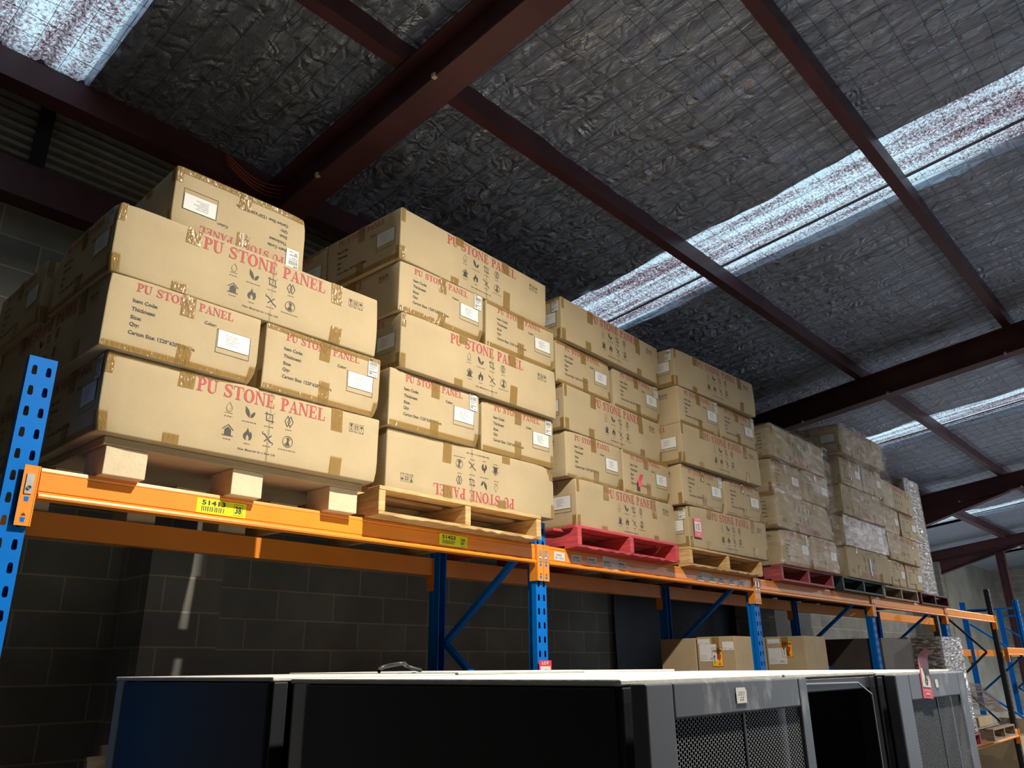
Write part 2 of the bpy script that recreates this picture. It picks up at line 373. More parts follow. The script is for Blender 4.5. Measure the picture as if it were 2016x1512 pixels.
def frame4(x0, y0, x1, y1, t): return [R4(x0, y0, x1, y0 + t), R4(x0, y1 - t, x1, y1), R4(x0, y0, x0 + t, y1), R4(x1 - t, y0, x1, y1)]
def line2(x0, y0, x1, y1, t):
    dx, dy = x1 - x0, y1 - y0; l = math.hypot(dx, dy); nx, ny = -dy / l * t / 2, dx / l * t / 2
    return [(x0 - nx, y0 - ny), (x1 - nx, y1 - ny), (x1 + nx, y1 + ny), (x0 + nx, y0 + ny)]
def pathl(P, t): return [line2(*P[i], *P[i + 1], t) for i in range(len(P) - 1)]
def icon(kind, cx, cy, s):
    o = []; T = lambda pts: [[(cx + x * s, cy + y * s) for x, y in p] for p in pts]
    if kind == 'drop':
        P = [(0, .5)] + ell(0, -.02, .27, .30, .45, -pi - .45, 14) + [(0, .5)]; o = pathl(P, .05) + [R4(-.35, -.46, .35, -.42), line2(.05, -.1, .15, -.02, .04)]
    elif kind == 'leaf':
        o = [[(-.45, .55), (-.42, .05), (-.28, -.18), (0, -.42), (.02, -.1), (-.12, .25)], [(.08, -.42), (.12, -.12), (.28, .08), (.5, .15), (.48, -.1), (.34, -.33)]]
    elif kind == 'crop':
        o = pathl([(-.3, .5), (-.3, -.3), (.5, -.3)], .07) + pathl([(-.5, .3), (.3, .3), (.3, -.5)], .07) + [line2(-.2, -.2, -.08, -.08, .04), line2(0, 0, .12, .12, .04), line2(.4, .4, .5, .5, .04)]
    elif kind == 'dia':
        o = pathl([(-.15, .5), (-.42, 0), (-.15, -.5), (.12, 0), (-.15, .5)], .07) + pathl([(.15, .5), (-.12, 0), (.15, -.5), (.42, 0), (.15, .5)], .07)
    elif kind == 'house':
        o = [line2(-.5, .12, 0, .55, .07), line2(0, .55, .5, .12, .07), [(-.3, -.35), (.3, -.35), (.3, .12), (0, .38), (-.3, .12)], R4(-.5, -.42, .5, -.35)]
    elif kind == 'fire':
        o = [[(-.05, .6), (-.14, .3), (-.38, .05), (-.42, -.2), (-.3, -.42), (-.12, -.48), (-.16, -.2), (0, .02)], [(-.05, .6), (0, .02), (.14, -.2), (.12, -.48), (.32, -.4), (.42, -.12), (.34, .2), (.22, .3), (.16, .14)]]
    elif kind == 'tools':
        o = [line2(-.3, -.32, .36, .3, .1), line2(-.36, .36, .34, -.34, .1)] + pathl(ell(.42, -.42, .12, .12, 2.6, -1.2, 6), .07) + pathl(ell(-.42, .42, .12, .12, -.5, -4.2, 6), .07)
    elif kind == 'worker':
        o = pathl(ell(0, 0, .5, .5, 0, 2 * pi, 20), .05) + [R4(-.14, .24, .16, .36), R4(-.06, -.1, .1, .22), [(-.24, -.3), (.24, -.3), (.1, -.06), (-.06, -.06)], line2(-.35, -.33, .35, .33, .04), R4(-.2, -.38, .2, -.34)]
    return T(o)

# ------------------------------------------------------------------ printed cartons
CL, CW, CH = 1.216, 0.612, 0.295          # outside size with the flaps squeezed
def lay_A():
    red = serif_polys('PU STONE PANEL', .337, .226, .585, .054); ink = []; pale = []
    for k, x, y in (('drop', .479, .186), ('leaf', .568, .184), ('crop', .656, .184), ('dia', .747, .186), ('house', .483, .094), ('fire', .568, .096), ('tools', .656, .098), ('worker', .748, .101)):
        (pale if k == 'drop' else ink).extend(icon(k, x, y, .046))
    for x, y, w in ((.479, .150, .034), (.568, .145, .062), (.656, .144, .040), (.747, .149, .028), (.483, .060, .032), (.568, .057, .026), (.656, .063, .038), (.748, .063, .080)):
        ink += bars(x - w / 2, y, w, .0035, max(4, int(w * 260)), int(x * 999 + y * 999), .75)
    ink += sans('New Materials for a New Life', .530, .030, .165, .0095, .004, .35)
    for i in range(3):
        x = 1.050 + i * .028; pale += frame4(x, .208, x + .022, .248, .0014); ink += bars(x + .003, .211, .016, .003, 3, i)
        if i == 0: ink += [[(x + .004, .244), (x + .018, .244), (x + .013, .231), (x + .009, .231)], R4(x + .0098, .220, x + .0122, .232), R4(x + .006, .218, x + .016, .2205)]
        if i == 1: ink += [R4(x + .005, .219, x + .008, .238), R4(x + .014, .219, x + .017, .238), [(x + .003, .236), (x + .010, .236), (x + .0065, .243)], [(x + .012, .236), (x + .019, .236), (x + .0155, .243)]]
        if i == 2: ink += [[(x + .003, .232), (x + .019, .232), (x + .015, .241), (x + .007, .241)], R4(x + .0103, .218, x + .0117, .233)]
    return red, ink, pale
def lay_B():
    red = serif_polys('PU STONE PANEL', .098, .245, .390, .034); ink = []; pale = []
    for t, y, w in (('Item Code:', .198, .092), ('Thickness:', .164, .088), ('Size:', .131, .040), ('Qty:', .103, .036), ('Carton Size: 1220*620*300mm', .070, .252)):
        ink += sans(t, .092, y, w, .0150, .018)
    ink += sans('Color:', .369, .198, .050, .0135, .018)
    ink += frame4(.424, .094, .572, .195, .0018)
    return red, ink, pale
LA, LB = lay_A(), lay_B()
def carton_deform(seed):
    r = random.Random(seed); ph = [r.uniform(0, 50) for _ in range(3)]
    crush = [(r.choice((-1, 1)), r.choice((-1, 1)), r.choice((0, 1)), r.uniform(.006, .016)) for _ in range(3)]
    def f(p):
        x, y, z = p
        bz = sin(pi * min(1, max(0, z / CH)))
        a = noise(x * 2.1 + ph[0], z * 4 + ph[1], y * 2.1) * .006 * bz
        sx = (x / (CL / 2)); sy = (y / (CW / 2))
        y2 = y + sy * (a - .001); x2 = x + sx * (a - .001)
        z2 = z - (abs(noise(x * 1.7 + ph[2], y * 2)) * .006 * (z / CH))
        for cx, cy, cz, m in crush:
            d = math.sqrt(((x - cx * CL / 2) / .16) ** 2 + ((y - cy * CW / 2) / .16) ** 2 + ((z - cz * CH) / .10) ** 2)
            if d < 1: k = (1 - d) ** 2 * m; x2 -= cx * k; y2 -= cy * k; z2 += (1 if cz == 0 else -1) * k * .35
        return (x2, y2, z2)
    return f
def face_map(side, e):
    hx, hy = CL / 2 + e, CW / 2 + e
    return {'A': lambda u, v: (-CL / 2 + u, -hy, v), 'a': lambda u, v: (CL / 2 - u, hy, v),
            'B': lambda u, v: (-hx, CW / 2 - u, v), 'b': lambda u, v: (hx, -CW / 2 + u, v)}[side]
def carton_body(seed, plain=False):
    D = carton_deform(seed); b = MB(); r = .007
    def grid(n, L): return [-L / 2, -L / 2 + r * .4, -L / 2 + r] + [-L / 2 + L * i / n for i in range(1, n)] + [L / 2 - r, L / 2 - r * .4, L / 2]
    gx, gy = grid(16, CL), grid(8, CW); gz = [z + CH / 2 for z in grid(6, CH)]
    def rnd(x, y, z):
        ix = max(-CL / 2 + r, min(CL / 2 - r, x)); iy = max(-CW / 2 + r, min(CW / 2 - r, y)); iz = max(r, min(CH - r, z))
        d = Vector((x - ix, y - iy, z - iz))
        if d.length > 1e-9: d = d.normalized() * r; return (ix + d.x, iy + d.y, iz + d.z)
        return (x, y, z)
    def put(us, vs, fn):
        n = len(b.v)
        for v in vs:
            for u in us: b.v.append(D(rnd(*fn(u, v))))
        w = len(us)
        for j in range(len(vs) - 1):
            for i in range(w - 1): b.f.append((n + j * w + i, n + j * w + i + 1, n + (j + 1) * w + i + 1, n + (j + 1) * w + i)); b.m.append(0)
    put(gx, gz, lambda u, v: (u, -CW / 2, v)); put(gx[::-1], gz, lambda u, v: (u, CW / 2, v))
    put(gy[::-1], gz, lambda u, v: (-CL / 2, u, v)); put(gy, gz, lambda u, v: (CL / 2, u, v))
    put(gx, gy, lambda u, v: (u, v, CH)); put(gx, gy[::-1], lambda u, v: (u, v, 0))
    nb = len(b.f)
    if not plain:
        for side in 'AaBb':
            mp = face_map(side, .0012); red, ink, pale = LA if side in 'Aa' else LB
            for mi, P in ((1, red), (2, ink), (3, pale)):
                for p in P: b.face([D(mp(u, v)) for u, v in p], mi)
            if side in 'Aa':                                     # the lid slot crease and flute lines
                for u in (.655, .66): b.face([D(mp(*q)) for q in R4(u, .004, u + .0012, .291)], 3)
    me = b.mesh('carton', [M_card, M_red, M_ink, M_ink2])
    me.polygons.foreach_set('use_smooth', [i < nb for i in range(len(b.f))])
    return me
NV = 6
BODY = [carton_body(100 + k) for k in range(NV)]
PLAIN = [carton_body(200 + k, True) for k in range(2)]
def patch(side, u0, v0, u1, v1, k, e=.0028, mats=None, skew=0.0, extra=None, name='packing_tape', wr=.0012):
    D = carton_deform(100 + k); mp = face_map(side, e); b = MB(); nu = max(2, int((u1 - u0) / .02)); nv = max(2, int((v1 - v0) / .02)); n = 0
    for j in range(nv + 1):
        for i in range(nu + 1):
            u = u0 + (u1 - u0) * i / nu + skew * (j / nv); v = v0 + (v1 - v0) * j / nv
            p = face_map(side, e + wr * (.5 + .5 * noise(u * 40, v * 40, k)))(u, v); b.v.append(D(p))
    w = nu + 1
    for j in range(nv):
        for i in range(nu): b.f.append((j * w + i, j * w + i + 1, (j + 1) * w + i + 1, (j + 1) * w + i)); b.m.append(0)
    if extra:
        m2 = face_map(side, e + .0024)
        for mi, P in extra:
            for q in P: b.face([D(m2(u, v)) for u, v in q], mi)
    return b.mesh(name, mats or M_tape, smooth=not extra)
PC = {}
def cached(key, fn):
    if key not in PC: PC[key] = fn()
    return PC[key]
# tape sets: one tuple per strip (side, u0, v0, u1, v1, skew)
def tape_set(t):
    T = []
    a, c = ((.295, .90), (.265, .955), (.40, .80))[t % 3]
    for s in 'Aa':
        T += [(s, a, .225 + .02 * (t % 3 - 1), a + .062, .2935, .004), (s, c, .165 + .03 * (t % 3), c + .058, .2935, -.004), (s, a - .03, .0015, a + .03, .04 + .02 * (t % 2), 0), (s, c, .0015, c + .058, .05 + .03 * (t % 3), .006)]
        T += [(s, .004, .0015, .034 + .01 * (t % 2), .075, 0), (s, .004, .215, .030, .2935, 0)]
        if t % 2: T += [(s, 1.180, .0015, 1.212, .085, 0)]
    for s in 'Bb':
        T += [(s, .270, .205, .325, .2935, .003), (s, .285 - .01 * (t % 3), .0015, .340 - .01 * (t % 3), .085 + .02 * (t % 2), .004)]
        T += [(s, .008, .0015, .600, .020 + .006 * (t % 3), .0), (s, .006, .274, .606, .2935, 0)][: 1 + (t % 2)]
        T += [(s, .582, .004, .608, .075, 0)]
    return T
def label_extra(seed):
    P = []
    for i, (t, w) in enumerate((('PU WALL PANEL', .054), ('MODEL:U-001', .045), ('SIZE:1220*620*30', .062), ('COLOR:N6', .036), ('QTY:24PCS/CTN', .052))):
        P += sans(t, .463, .174 - i * .0098, w, .0048, .0)
    return [(1, P)]
def ship_extra(seed):
    P = bars(.543, .254, .044, .020, 26, seed, .5) + bars(.543, .279, .018, .005, 5, seed, .9) + bars(.543, .246, .040, .003, 16, seed + 1, .8) + bars(.543, .236, .030, .003, 12, seed + 2, .8)
    P += bars(.543, .222, .044, .004, 12, seed + 3, .8) + bars(.546, .208, .014, .012, 6, seed + 4, .6) + bars(.566, .206, .020, .003, 8, seed + 5, .8)
    return [(1, P)]
def make_carton(x, y, z, h, kind, label, group, yaw=0.0, flip=False, v=0, t=0, ship=False, plain=False, back=False, tapes=True, swap=False):
    """kind L: long printed side to the aisle, E: short end to the aisle; x, y is the front left corner"""
    wd = CL if kind == 'L' else CW; dp = CW if kind == 'L' else CL
    c, s = cos(yaw), sin(yaw); cx = x + wd / 2 * c - dp / 2 * s; cy = y + wd / 2 * s + dp / 2 * c
    o = link('carton', PLAIN[v % 2] if plain else BODY[v % NV]); tag(o, label, 'carton', group)
    rz = yaw + (pi / 2 if kind == 'E' else 0) + (pi if swap else 0)
    Mx = Matrix.Translation((cx, cy, z)) @ Matrix.Rotation(rz, 4, 'Z')
    if flip: Mx = Mx @ Matrix.Translation((0, 0, h)) @ Matrix.Rotation(pi, 4, 'Y')
    Mx = Mx @ Matrix.Diagonal((1, 1, h / CH, 1)); o.matrix_world = Mx
    # which local faces look to the aisle and to the left
    front = {('L', 0): 'A', ('L', 1): 'a', ('E', 0): 'B', ('E', 1): 'b'}[(kind, int(swap))]
    if kind == 'L': left = {'A': 'B', 'a': 'b'}[front]
    else: left = {'B': 'a', 'b': 'A'}[front]
    if flip:
        if kind == 'L': left = {'B': 'b', 'b': 'B'}[left]
        else: front = {'B': 'b', 'b': 'B'}[front]
    k = v % NV
    if tapes:
        for q in tape_set(t):
            if q[0] in (front, left):
                me = cached(('t', k, q), lambda: patch(q[0], q[1], q[2], q[3], q[4], k, skew=q[5])); link('packing_tape', me, o)
    if not plain:
        for s_ in (front, left):
            if s_ in 'Bb':
                me = cached(('p', k, s_), lambda: patch(s_, .430, .118, .568, .193, k, mats=[M_paper, M_pgrey], extra=label_extra(k), name='paper_label', wr=0)); link('paper_label', me, o)
                if ship == 2: link('shipping_label', patch(s_, .028, .188, .090, .284, k, e=.0036, mats=[M_paper, M_pblack], extra=[(1, [[(a - .510, b_ - .006) for a, b_ in p] for p in ship_extra(k)[0][1]])], name='shipping_label', wr=0), o)
                elif ship: link('shipping_label', cached(('s', k, s_), lambda: patch(s_, .538, .198, .592, .288, k, e=.0036, mats=[M_paper, M_pblack], extra=ship_extra(k), name='shipping_label', wr=0)), o)
    return o

# ------------------------------------------------------------------ the building
FLZ = -2.80; X0, X1 = -9.0, 31.0; YF, YW = -8.0, 2.0; SL = 0.125
b = MB(); b.box((X0, YF, FLZ - .1), (X1, YW, FLZ)); struct(b.build('floor', M_floor))
XE, YE = 16.3, 3.6                                                # past the last stack the wall steps back
b = MB(); b.box((X0, YW, FLZ), (XE, YW + .2, 1.76)); b.box((XE - .2, YW + .2, FLZ), (XE, YE, 3.0)); struct(b.build('wall_back', M_block))
M_render = mat('rendered_wall', (0.30, 0.29, 0.25, 1), 0.85, 0, 0.18, 1.5, 0.2, 60)
b = MB(); b.box((XE, YE, FLZ), (X1, YE + .2, 2.6)); struct(b.build('wall_far_back', M_render))
b = MB(); b.box((X0 - .2, YF, FLZ), (X0, YW, 4.2)); struct(b.build('wall_left', M_block))
b = MB(); b.box((X1, YF, FLZ), (X1 + .2, 3.8, 4.2)); struct(b.build('wall_right', M_block))
b = MB(); b.box((X0, YF - .2, FLZ), (X1, YF, 4.2)); struct(b.build('wall_front', M_block))
for i, (xc, yy_) in enumerate(((1.175, YW), (8.55, YW), (15.9, YW), (23.1, YE), (20.2, YE))):   # block piers
    b = MB(); b.box((xc - .215, yy_ - .38, FLZ), (xc + .215, yy_ - .002, 1.76)); struct(b.build('trim_%d' % (i + 1), M_block))
b = MB(); b.box((X0, 1.86, 1.762), (XE, 2.06, 1.985)); struct(b.build('trim_6', M_maroon))   # steel wall plate over the blocks
# bare corrugated sheet above the plate
b = MB(); pz = 0.062; z = 1.987
while z < 2.75:
    prof = [(2.03, z), (2.03, z + pz * .40), (2.08, z + pz * .46), (2.08, z + pz * .94), (2.03, z + pz)]
    for i in range(4): b.face([(X0, *prof[i]), (XE, *prof[i]), (XE, *prof[i + 1]), (X0, *prof[i + 1])])
    z += pz
struct(b.build('wall_cladding', mat('bare_sheet', (0.42, 0.40, 0.35, 1), 0.6, 0.2, 0.15, 20)))
RZ = lambda y, z0: z0 - SL * y
SKYL = [(-.77, .165), (4.43, 5.34), (11.35, 12.35), (19.2, 20.2), (26.2, 27.2)]
# sheet roof over everything, open above the skylights
b = MB(); xs = [X0 - .2] + [q for s_ in SKYL for q in s_] + [X1 + .2]
for i in range(0, len(xs), 2):
    a, c = xs[i], xs[i + 1]
    b.face([(a, YF - .2, RZ(YF - .2, 2.80)), (c, YF - .2, RZ(YF - .2, 2.80)), (c, 3.9, RZ(3.9, 2.80)), (a, 3.9, RZ(3.9, 2.80))])
for a, c in SKYL[:3]: b.face([(a, 1.60, RZ(1.60, 2.80)), (c, 1.60, RZ(1.60, 2.80)), (c, 3.9, RZ(3.9, 2.80)), (a, 3.9, RZ(3.9, 2.80))]); b.face([(a, 1.60, RZ(1.60, 2.80)), (c, 1.60, RZ(1.60, 2.80)), (c, 1.60, RZ(1.60, 2.62)), (a, 1.60, RZ(1.60, 2.62))])
struct(b.build('ceiling_sheet', M_dkst))
# foil insulation, sagging between the purlins
PUR = (1.52, .06, -1.56, -3.16, -4.76, -6.36)
def foil_z(x, y):
    d = min(abs(y - p) for p in PUR) / .8
    sag = -.035 * min(1, d) - .02 * (noise(x * .9, y * .6) * .5 + .5)
    w = .020 * noise(x * 3.2 + y * .5, y * .8, 3) + .016 * (1 - 2 * abs(noise(x * 5.5 + y * 1.3, y * 1.1, 7))) + .008 * (1 - 2 * abs(noise(x * 12 - y * 2.1, y * 3.2, 9))) + .004 * noise(x * 26, y * 9, 11)
    return RZ(y, 2.625) + sag + w * (.35 + .65 * min(1, d * 1.6))
b = MB(); yy = []; y = -5.2
while y < 1.60: yy.append(y); y += .04
yy.append(1.60)
for i in range(0, len(xs), 2):
    a, c = xs[i], xs[i + 1]; x = a; XX = []
    while x < c: XX.append(x); x += .032 if x < 9 else (.09 if x < 17 else .2)
    XX.append(c); n = len(b.v)
    st = 1 if a < 9 else 2; ys = [-8.0] + yy[::st] + ([1.60] if st == 2 else [])
    for yv in ys:
        for xv in XX: b.v.append((xv, yv, foil_z(xv, yv)))
    w = len(XX)
    for j in range(len(ys) - 1):
        for k in range(w - 1): b.f.append((n + j * w + k, n + (j + 1) * w + k, n + (j + 1) * w + k + 1, n + j * w + k + 1)); b.m.append(0)
for a, c in SKYL:                                                  # foil turned up beside each skylight
    for x in (a, c):
        n = len(b.v); ys = [-8.0, -5.2] + yy[1:]
        for yv in ys: b.v += [(x, yv, foil_z(x, yv)), (x + (.01 if x == a else -.01), yv, RZ(yv, 2.695))]
        for j in range(len(ys) - 1): b.f.append((n + 2 * j, n + 2 * j + 2, n + 2 * j + 3, n + 2 * j + 1)); b.m.append(0)
for i in range(0, len(xs), 2):
    a, c = max(xs[i], XE), xs[i + 1]
    if c > XE:
        for j in range(8): y0_, y1_ = 1.6 + .25 * j, 1.85 + .25 * j; b.face([(a, y0_, RZ(y0_, 2.60)), (c, y0_, RZ(y0_, 2.60)), (c, y1_, RZ(y1_, 2.60)), (a, y1_, RZ(y1_, 2.60))])
ceil = struct(b.build('ceiling', M_foil, smooth=True))
# wire safety mesh under the foil
b = MB()
x = -3.5; i = 0
while x < 20:
    if x > -1.6:
        P = []; y = -4.2
        while y < 1.6: P.append((x + .012 * noise(y * 2.3, i), y, foil_z(x, y) - .012 + .006 * noise(y * 3, i, 5))); y += .14
        P.append((x, 1.6, foil_z(x, 1.6) - .012)); b.tube(P, .0016, 3)
    x += .152 if x < 9 else .3; i += 1
y = -4.1; i = 0
while y < 1.55:
    P = []; x = -1.5
    while x < 20: P.append((x, y + .018 * noise(x * 2.1, i, 2) + .03 * noise(x * .5, i), foil_z(x, y) - .014 + .006 * noise(x * 3, i, 6))); x += .15
    b.tube(P, .0016, 3); y += .152; i += 1
o = b.build('safety_mesh', M_dkst, ceil)
# skylights
for i, (a, c) in enumerate(SKYL):
    b = MB(); n = int((c - a) / .0127); cols = [a - .06 + (c - a + .12) * k / n for k in range(n + 1)]
    def prof(x): 
        f = ((x - a) / .2285) % 1.0; return .028 if f < .12 else (.028 * (1 - (f - .12) / .06) if f < .18 else (0 if f < .94 else .028 * (f - .94) / .06))
    for k in range(n):
        p, q = cols[k], cols[k + 1]; ya, yb = YF - .2, (1.60 if i < 3 else 3.5)
        b.face([(p, ya, RZ(ya, 2.672) + prof(p)), (p, yb, RZ(yb, 2.672) + prof(p)), (q, yb, RZ(yb, 2.672) + prof(q)), (q, ya, RZ(ya, 2.672) + prof(q))])
    w = struct(b.build('window_%d' % (i + 1), M_sky))
    if i == 0: continue
    b = MB()
    b.bar((c - .225, -5, RZ(-5, 2.655)), (c - .225, 1.6, RZ(1.6, 2.655)), .016, .016)
    b.build('lap_batten', M_maroon, w)
# purlins (C sections)
PN = ['heavy maroon eaves beam along the top of the block wall', 'maroon purlin passing just above the cartons, first out from the eaves beam', 'maroon purlin crossing the long skylight, second out from the eaves beam']
for i, y in enumerate(PUR[:4]):
    b = MB(); zb = RZ(y, 2.475); h = .15
    if i == 0:
        b.box((X0, y, zb - .05), (X1, y + .012, zb + .13)); b.box((X0, y - .0, zb - .062), (X1, y + .10, zb - .05)); b.box((X0, y - .03, zb - .062), (X1, y, zb - .05))
    else:
        b.box((X0, y, zb), (X1, y + .004, zb + h)); b.box((X0, y, zb - .004), (X1, y + .085, zb)); b.box((X0, y + .081, zb), (X1, y + .085, zb + .02))
    o = b.build('roof_purlin', M_maroon)
    tag(o, (PN + ['maroon purlin nearest the top right of the roof, above the aisle'])[i], 'roof beam')
# rafters (I sections on the slope)
RN = ['wide maroon rafter crossing above the two nearest carton stacks', 'maroon rafter above the far stacks, second along the shed', 'maroon rafter beyond the wrapped stack, third along the shed', 'farthest maroon rafter near the end of the shed']
for i, xc in enumerate((1.395, 8.62, 15.85, 23.1)):
    r = empty('roof_rafter', (xc, 1.9, RZ(1.9, 2.17)), RN[i], 'roof beam')
    ye = 1.85 if i < 3 else 3.5
    def sl(x0, x1, za, zb, name, ya=-8.0, yb=ye):
        b = MB(); dy = -1.9; n0 = -RZ(1.9, 2.17)
        q = [(x, yv + dy, RZ(yv, zz) + n0) for zz in (za, zb) for yv in (ya, yb) for x in (x0, x1)]
        b.v = q; b.f = [(0, 2, 3, 1), (4, 5, 7, 6), (0, 1, 5, 4), (1, 3, 7, 5), (3, 2, 6, 7), (2, 0, 4, 6)]; b.m = [0] * 6
        return b.build(name, M_maroon, r)
    sl(-.088, .088, 2.17, 2.184, 'bottom_flange'); sl(-.088, .088, 2.456, 2.47, 'top_flange'); sl(-.006, .006, 2.184, 2.456, 'web')
    b = MB(); n0 = -RZ(1.9, 2.17)
    b.box((-.09, -.25, FLZ + n0), (.09, -.238, RZ(1.9, 2.17) + n0)); b.box((-.09, -.06, FLZ + n0), (.09, -.048, RZ(1.9, 2.17) + n0)); b.box((-.005, -.24, FLZ + n0), (.005, -.05, RZ(1.9, 2.17) + n0))
    if i > 0: b.build('steel_column', M_maroon, r)
    if i > 1:                                                     # deep haunch towards the wall
        ys_ = 0.0 if i == 2 else 1.3; dr = .33 if i == 2 else .38
        z0_, z1_ = RZ(ys_, 2.17) + n0, RZ(ye, 2.17) + n0; b = MB()
        b.prism([(ys_ - 1.9, z0_), (ye - 1.9, z1_), (ye - 1.9, z1_ - dr)], -.006, .006); b.prism([(ys_ - 1.9, z0_ - .012), (ys_ - 1.9, z0_), (ye - 1.9, z1_ - dr + .012), (ye - 1.9, z1_ - dr)], -.088, .088)
        b.build('haunch', M_maroon, r)
    for yv in (.85, -.2, -1.45):                                    # pale cleat bolts
        b = MB(); b.box((-.10, yv - 1.9 - .012, RZ(yv, 2.165) + n0), (-.075, yv - 1.9 + .012, RZ(yv, 2.19) + n0)); b.build('bolt', M_cardw, r)
# dark steel strap over the bare cladding
b = MB(); b.box((.07, 1.995, 1.95), (.15, 2.02, 2.6)); o = b.build('steel_strap', M_dkst); tag(o, 'dark vertical steel strap across the bare corrugated sheet above the wall', 'strap')
# cable hanging from the eaves beam
r = empty('cable_loop', (1.22, 1.35, 2.20), 'looped reddish cables hanging beside the rafter above the nearest stack', 'cable')
for k in range(4):
    P = [(-.28 + .56 * t / 12 + .02 * k, .02 * k, .10 - .11 * sin(pi * t / 12) - .012 * k + .03 * (t / 12)) for t in range(13)]
    b = MB(); b.tube(P, .0055, 6); b.build('cable', M_cable, r, smooth=True)

# ------------------------------------------------------------------ pallet racking
PX = [-.1668 + 2.6649 * k for k in range(6)]
KS = 1.0293                                   # rack depth and heights below were measured on a plane nearer by this factor
KY = lambda y: (y + 2.784) * KS - 2.784
KZ = lambda z: (z + .785) * KS - .785
BT, BL2 = -.1366, -1.706                       # beam top levels
def post_mesh(z0, z1, phase):
    b = MB(); w = .045; y0 = 0.0; pitch = .074
    rows = int((z1 - z0) / pitch)
    def octo(cx, cz): return [(cx + a, cz + c) for a, c in ((-.0055, -.017), (.0055, -.017), (.0085, -.011), (.0075, .011), (.0045, .017), (-.0045, .017), (-.0075, .011), (-.0085, -.011))]
    ztop = z1 - phase
    b.face([(-w, y0, ztop), (w, y0, ztop), (w, y0, z1), (-w, y0, z1)])
    for r_ in range(rows):
        za = ztop - (r_ + 1) * pitch; zb = za + pitch
        if za < z0: break
        for side in (-1, 1):
            xa, xb = (-w, 0) if side < 0 else (0, w); cx = side * .0225; H = octo(cx, (za + zb) / 2)
            Q = [(cx - .012, za), (cx + .012, za), (xb, za + .015), (xb, zb - .015), (cx + .012, zb), (cx - .012, zb), (xa, zb - .015), (xa, za + .015)]
            for k in range(8):
                k2 = (k + 1) % 8; b.face([(*[Q[k][0]], y0, Q[k][1]), (Q[k2][0], y0, Q[k2][1]), (H[k2][0], y0, H[k2][1]), (H[k][0], y0, H[k][1])])
            for cxn, czn, pa, pb in ((xa, za, Q[0], Q[7]), (xb, za, Q[2], Q[1]), (xb, zb, Q[4], Q[3]), (xa, zb, Q[6], Q[5])):
                b.face([(cxn, y0, czn), (pa[0], y0, pa[1]), (pb[0], y0, pb[1])])
    zl = ztop - rows * pitch
    b.face([(-w, y0, z0), (w, y0, z0), (w, y0, zl), (-w, y0, zl)])
    for s_ in (-1, 1):
        x = s_ * w
        b.box((min(x, x - s_ * .002), y0 + .0005, z0), (max(x, x - s_ * .002), .030, z1))
        b.box((min(x, x - s_ * .014), .030, z0), (max(x, x - s_ * .014), .032, z1))
        x2 = x - s_ * .012
        b.box((min(x2, x2 - s_ * .002), .032, z0), (max(x2, x2 - s_ * .002), .070, z1))
        b.box((min(x2, x2 - s_ * .010), .068, z0), (max(x2, x2 - s_ * .010), .070, z1))
    return b
PM = {}
def post(name, z0, z1, phase, m, par, loc, rz=0):
    k = (round(z0, 3), round(z1, 3), m.name)
    if k not in PM: PM[k] = post_mesh(z0, z1, phase).mesh('post', m)
    o = link(name, PM[k], par, loc); o.rotation_euler = (0, 0, rz); return o
def upright(x, ztop, label, m=M_blue, m_br=None, depth=.85, ybase=.05, braces=None, zbot=FLZ, group=None):
    r = empty('rack_upright', (x, ybase, zbot), label, 'rack frame', group); H = ztop - zbot
    post('front_post', .01, H, .012, m, r, (0, 0, 0)); post('rear_post', .01, H, .012, m, r, (0, depth, 0), pi)
    mb = m_br or m
    br = braces or [(.215, -.20, .80, -.65), (.80, -.65, .215, -1.10), (.215, -1.10, .80, -1.62), (.80, -1.62, .215, -2.15)]
    for ya, za, yb, zb in br:
        b = MB(); b.bar((0, ya - ybase, za - zbot), (0, yb - ybase, zb - zbot), .028, .042, up=(1, 0, 0)); b.build('brace', mb, r)
    for yy_ in (.035, depth - .035):
        b = MB(); b.box((-.07, yy_ - .06, 0), (.07, yy_ + .06, .008)); b.build('base_plate', m, r)
    return r
UL = ['bright blue slotted rack upright at the far left, standing taller than the beam', 'blue slotted rack upright between the second stack and the red pallet', 'blue rack upright below the stack with the LOT 15 sticker', 'blue rack upright under the teal pallet, third from the near one', 'shaded rack upright under the wrapped far stack', 'black painted rack upright at the far end of the loaded row']
tops = [.245, -.006, -.142, -.142, -.142, .25]
for k in range(6):
    bl = k == 5
    br = [(.72, -.12, .24, -.66), (.24, -.66, .72, -1.08), (.72, -1.08, .24, -1.6), (.13, -.08, .85, -.08)] if bl else [(.215, -.20, .80, -.65), (.80, -.65, .215, -1.10), (.215, -1.10, .80, -1.62), (.80, -1.62, .215, -2.15)]
    upright(PX[k], tops[k], UL[k], M_blackpaint if bl else M_blue, depth=.875, ybase=.133, braces=[(KY(a), KZ(b_), KY(c), KZ(d)) for a, b_, c, d in br])
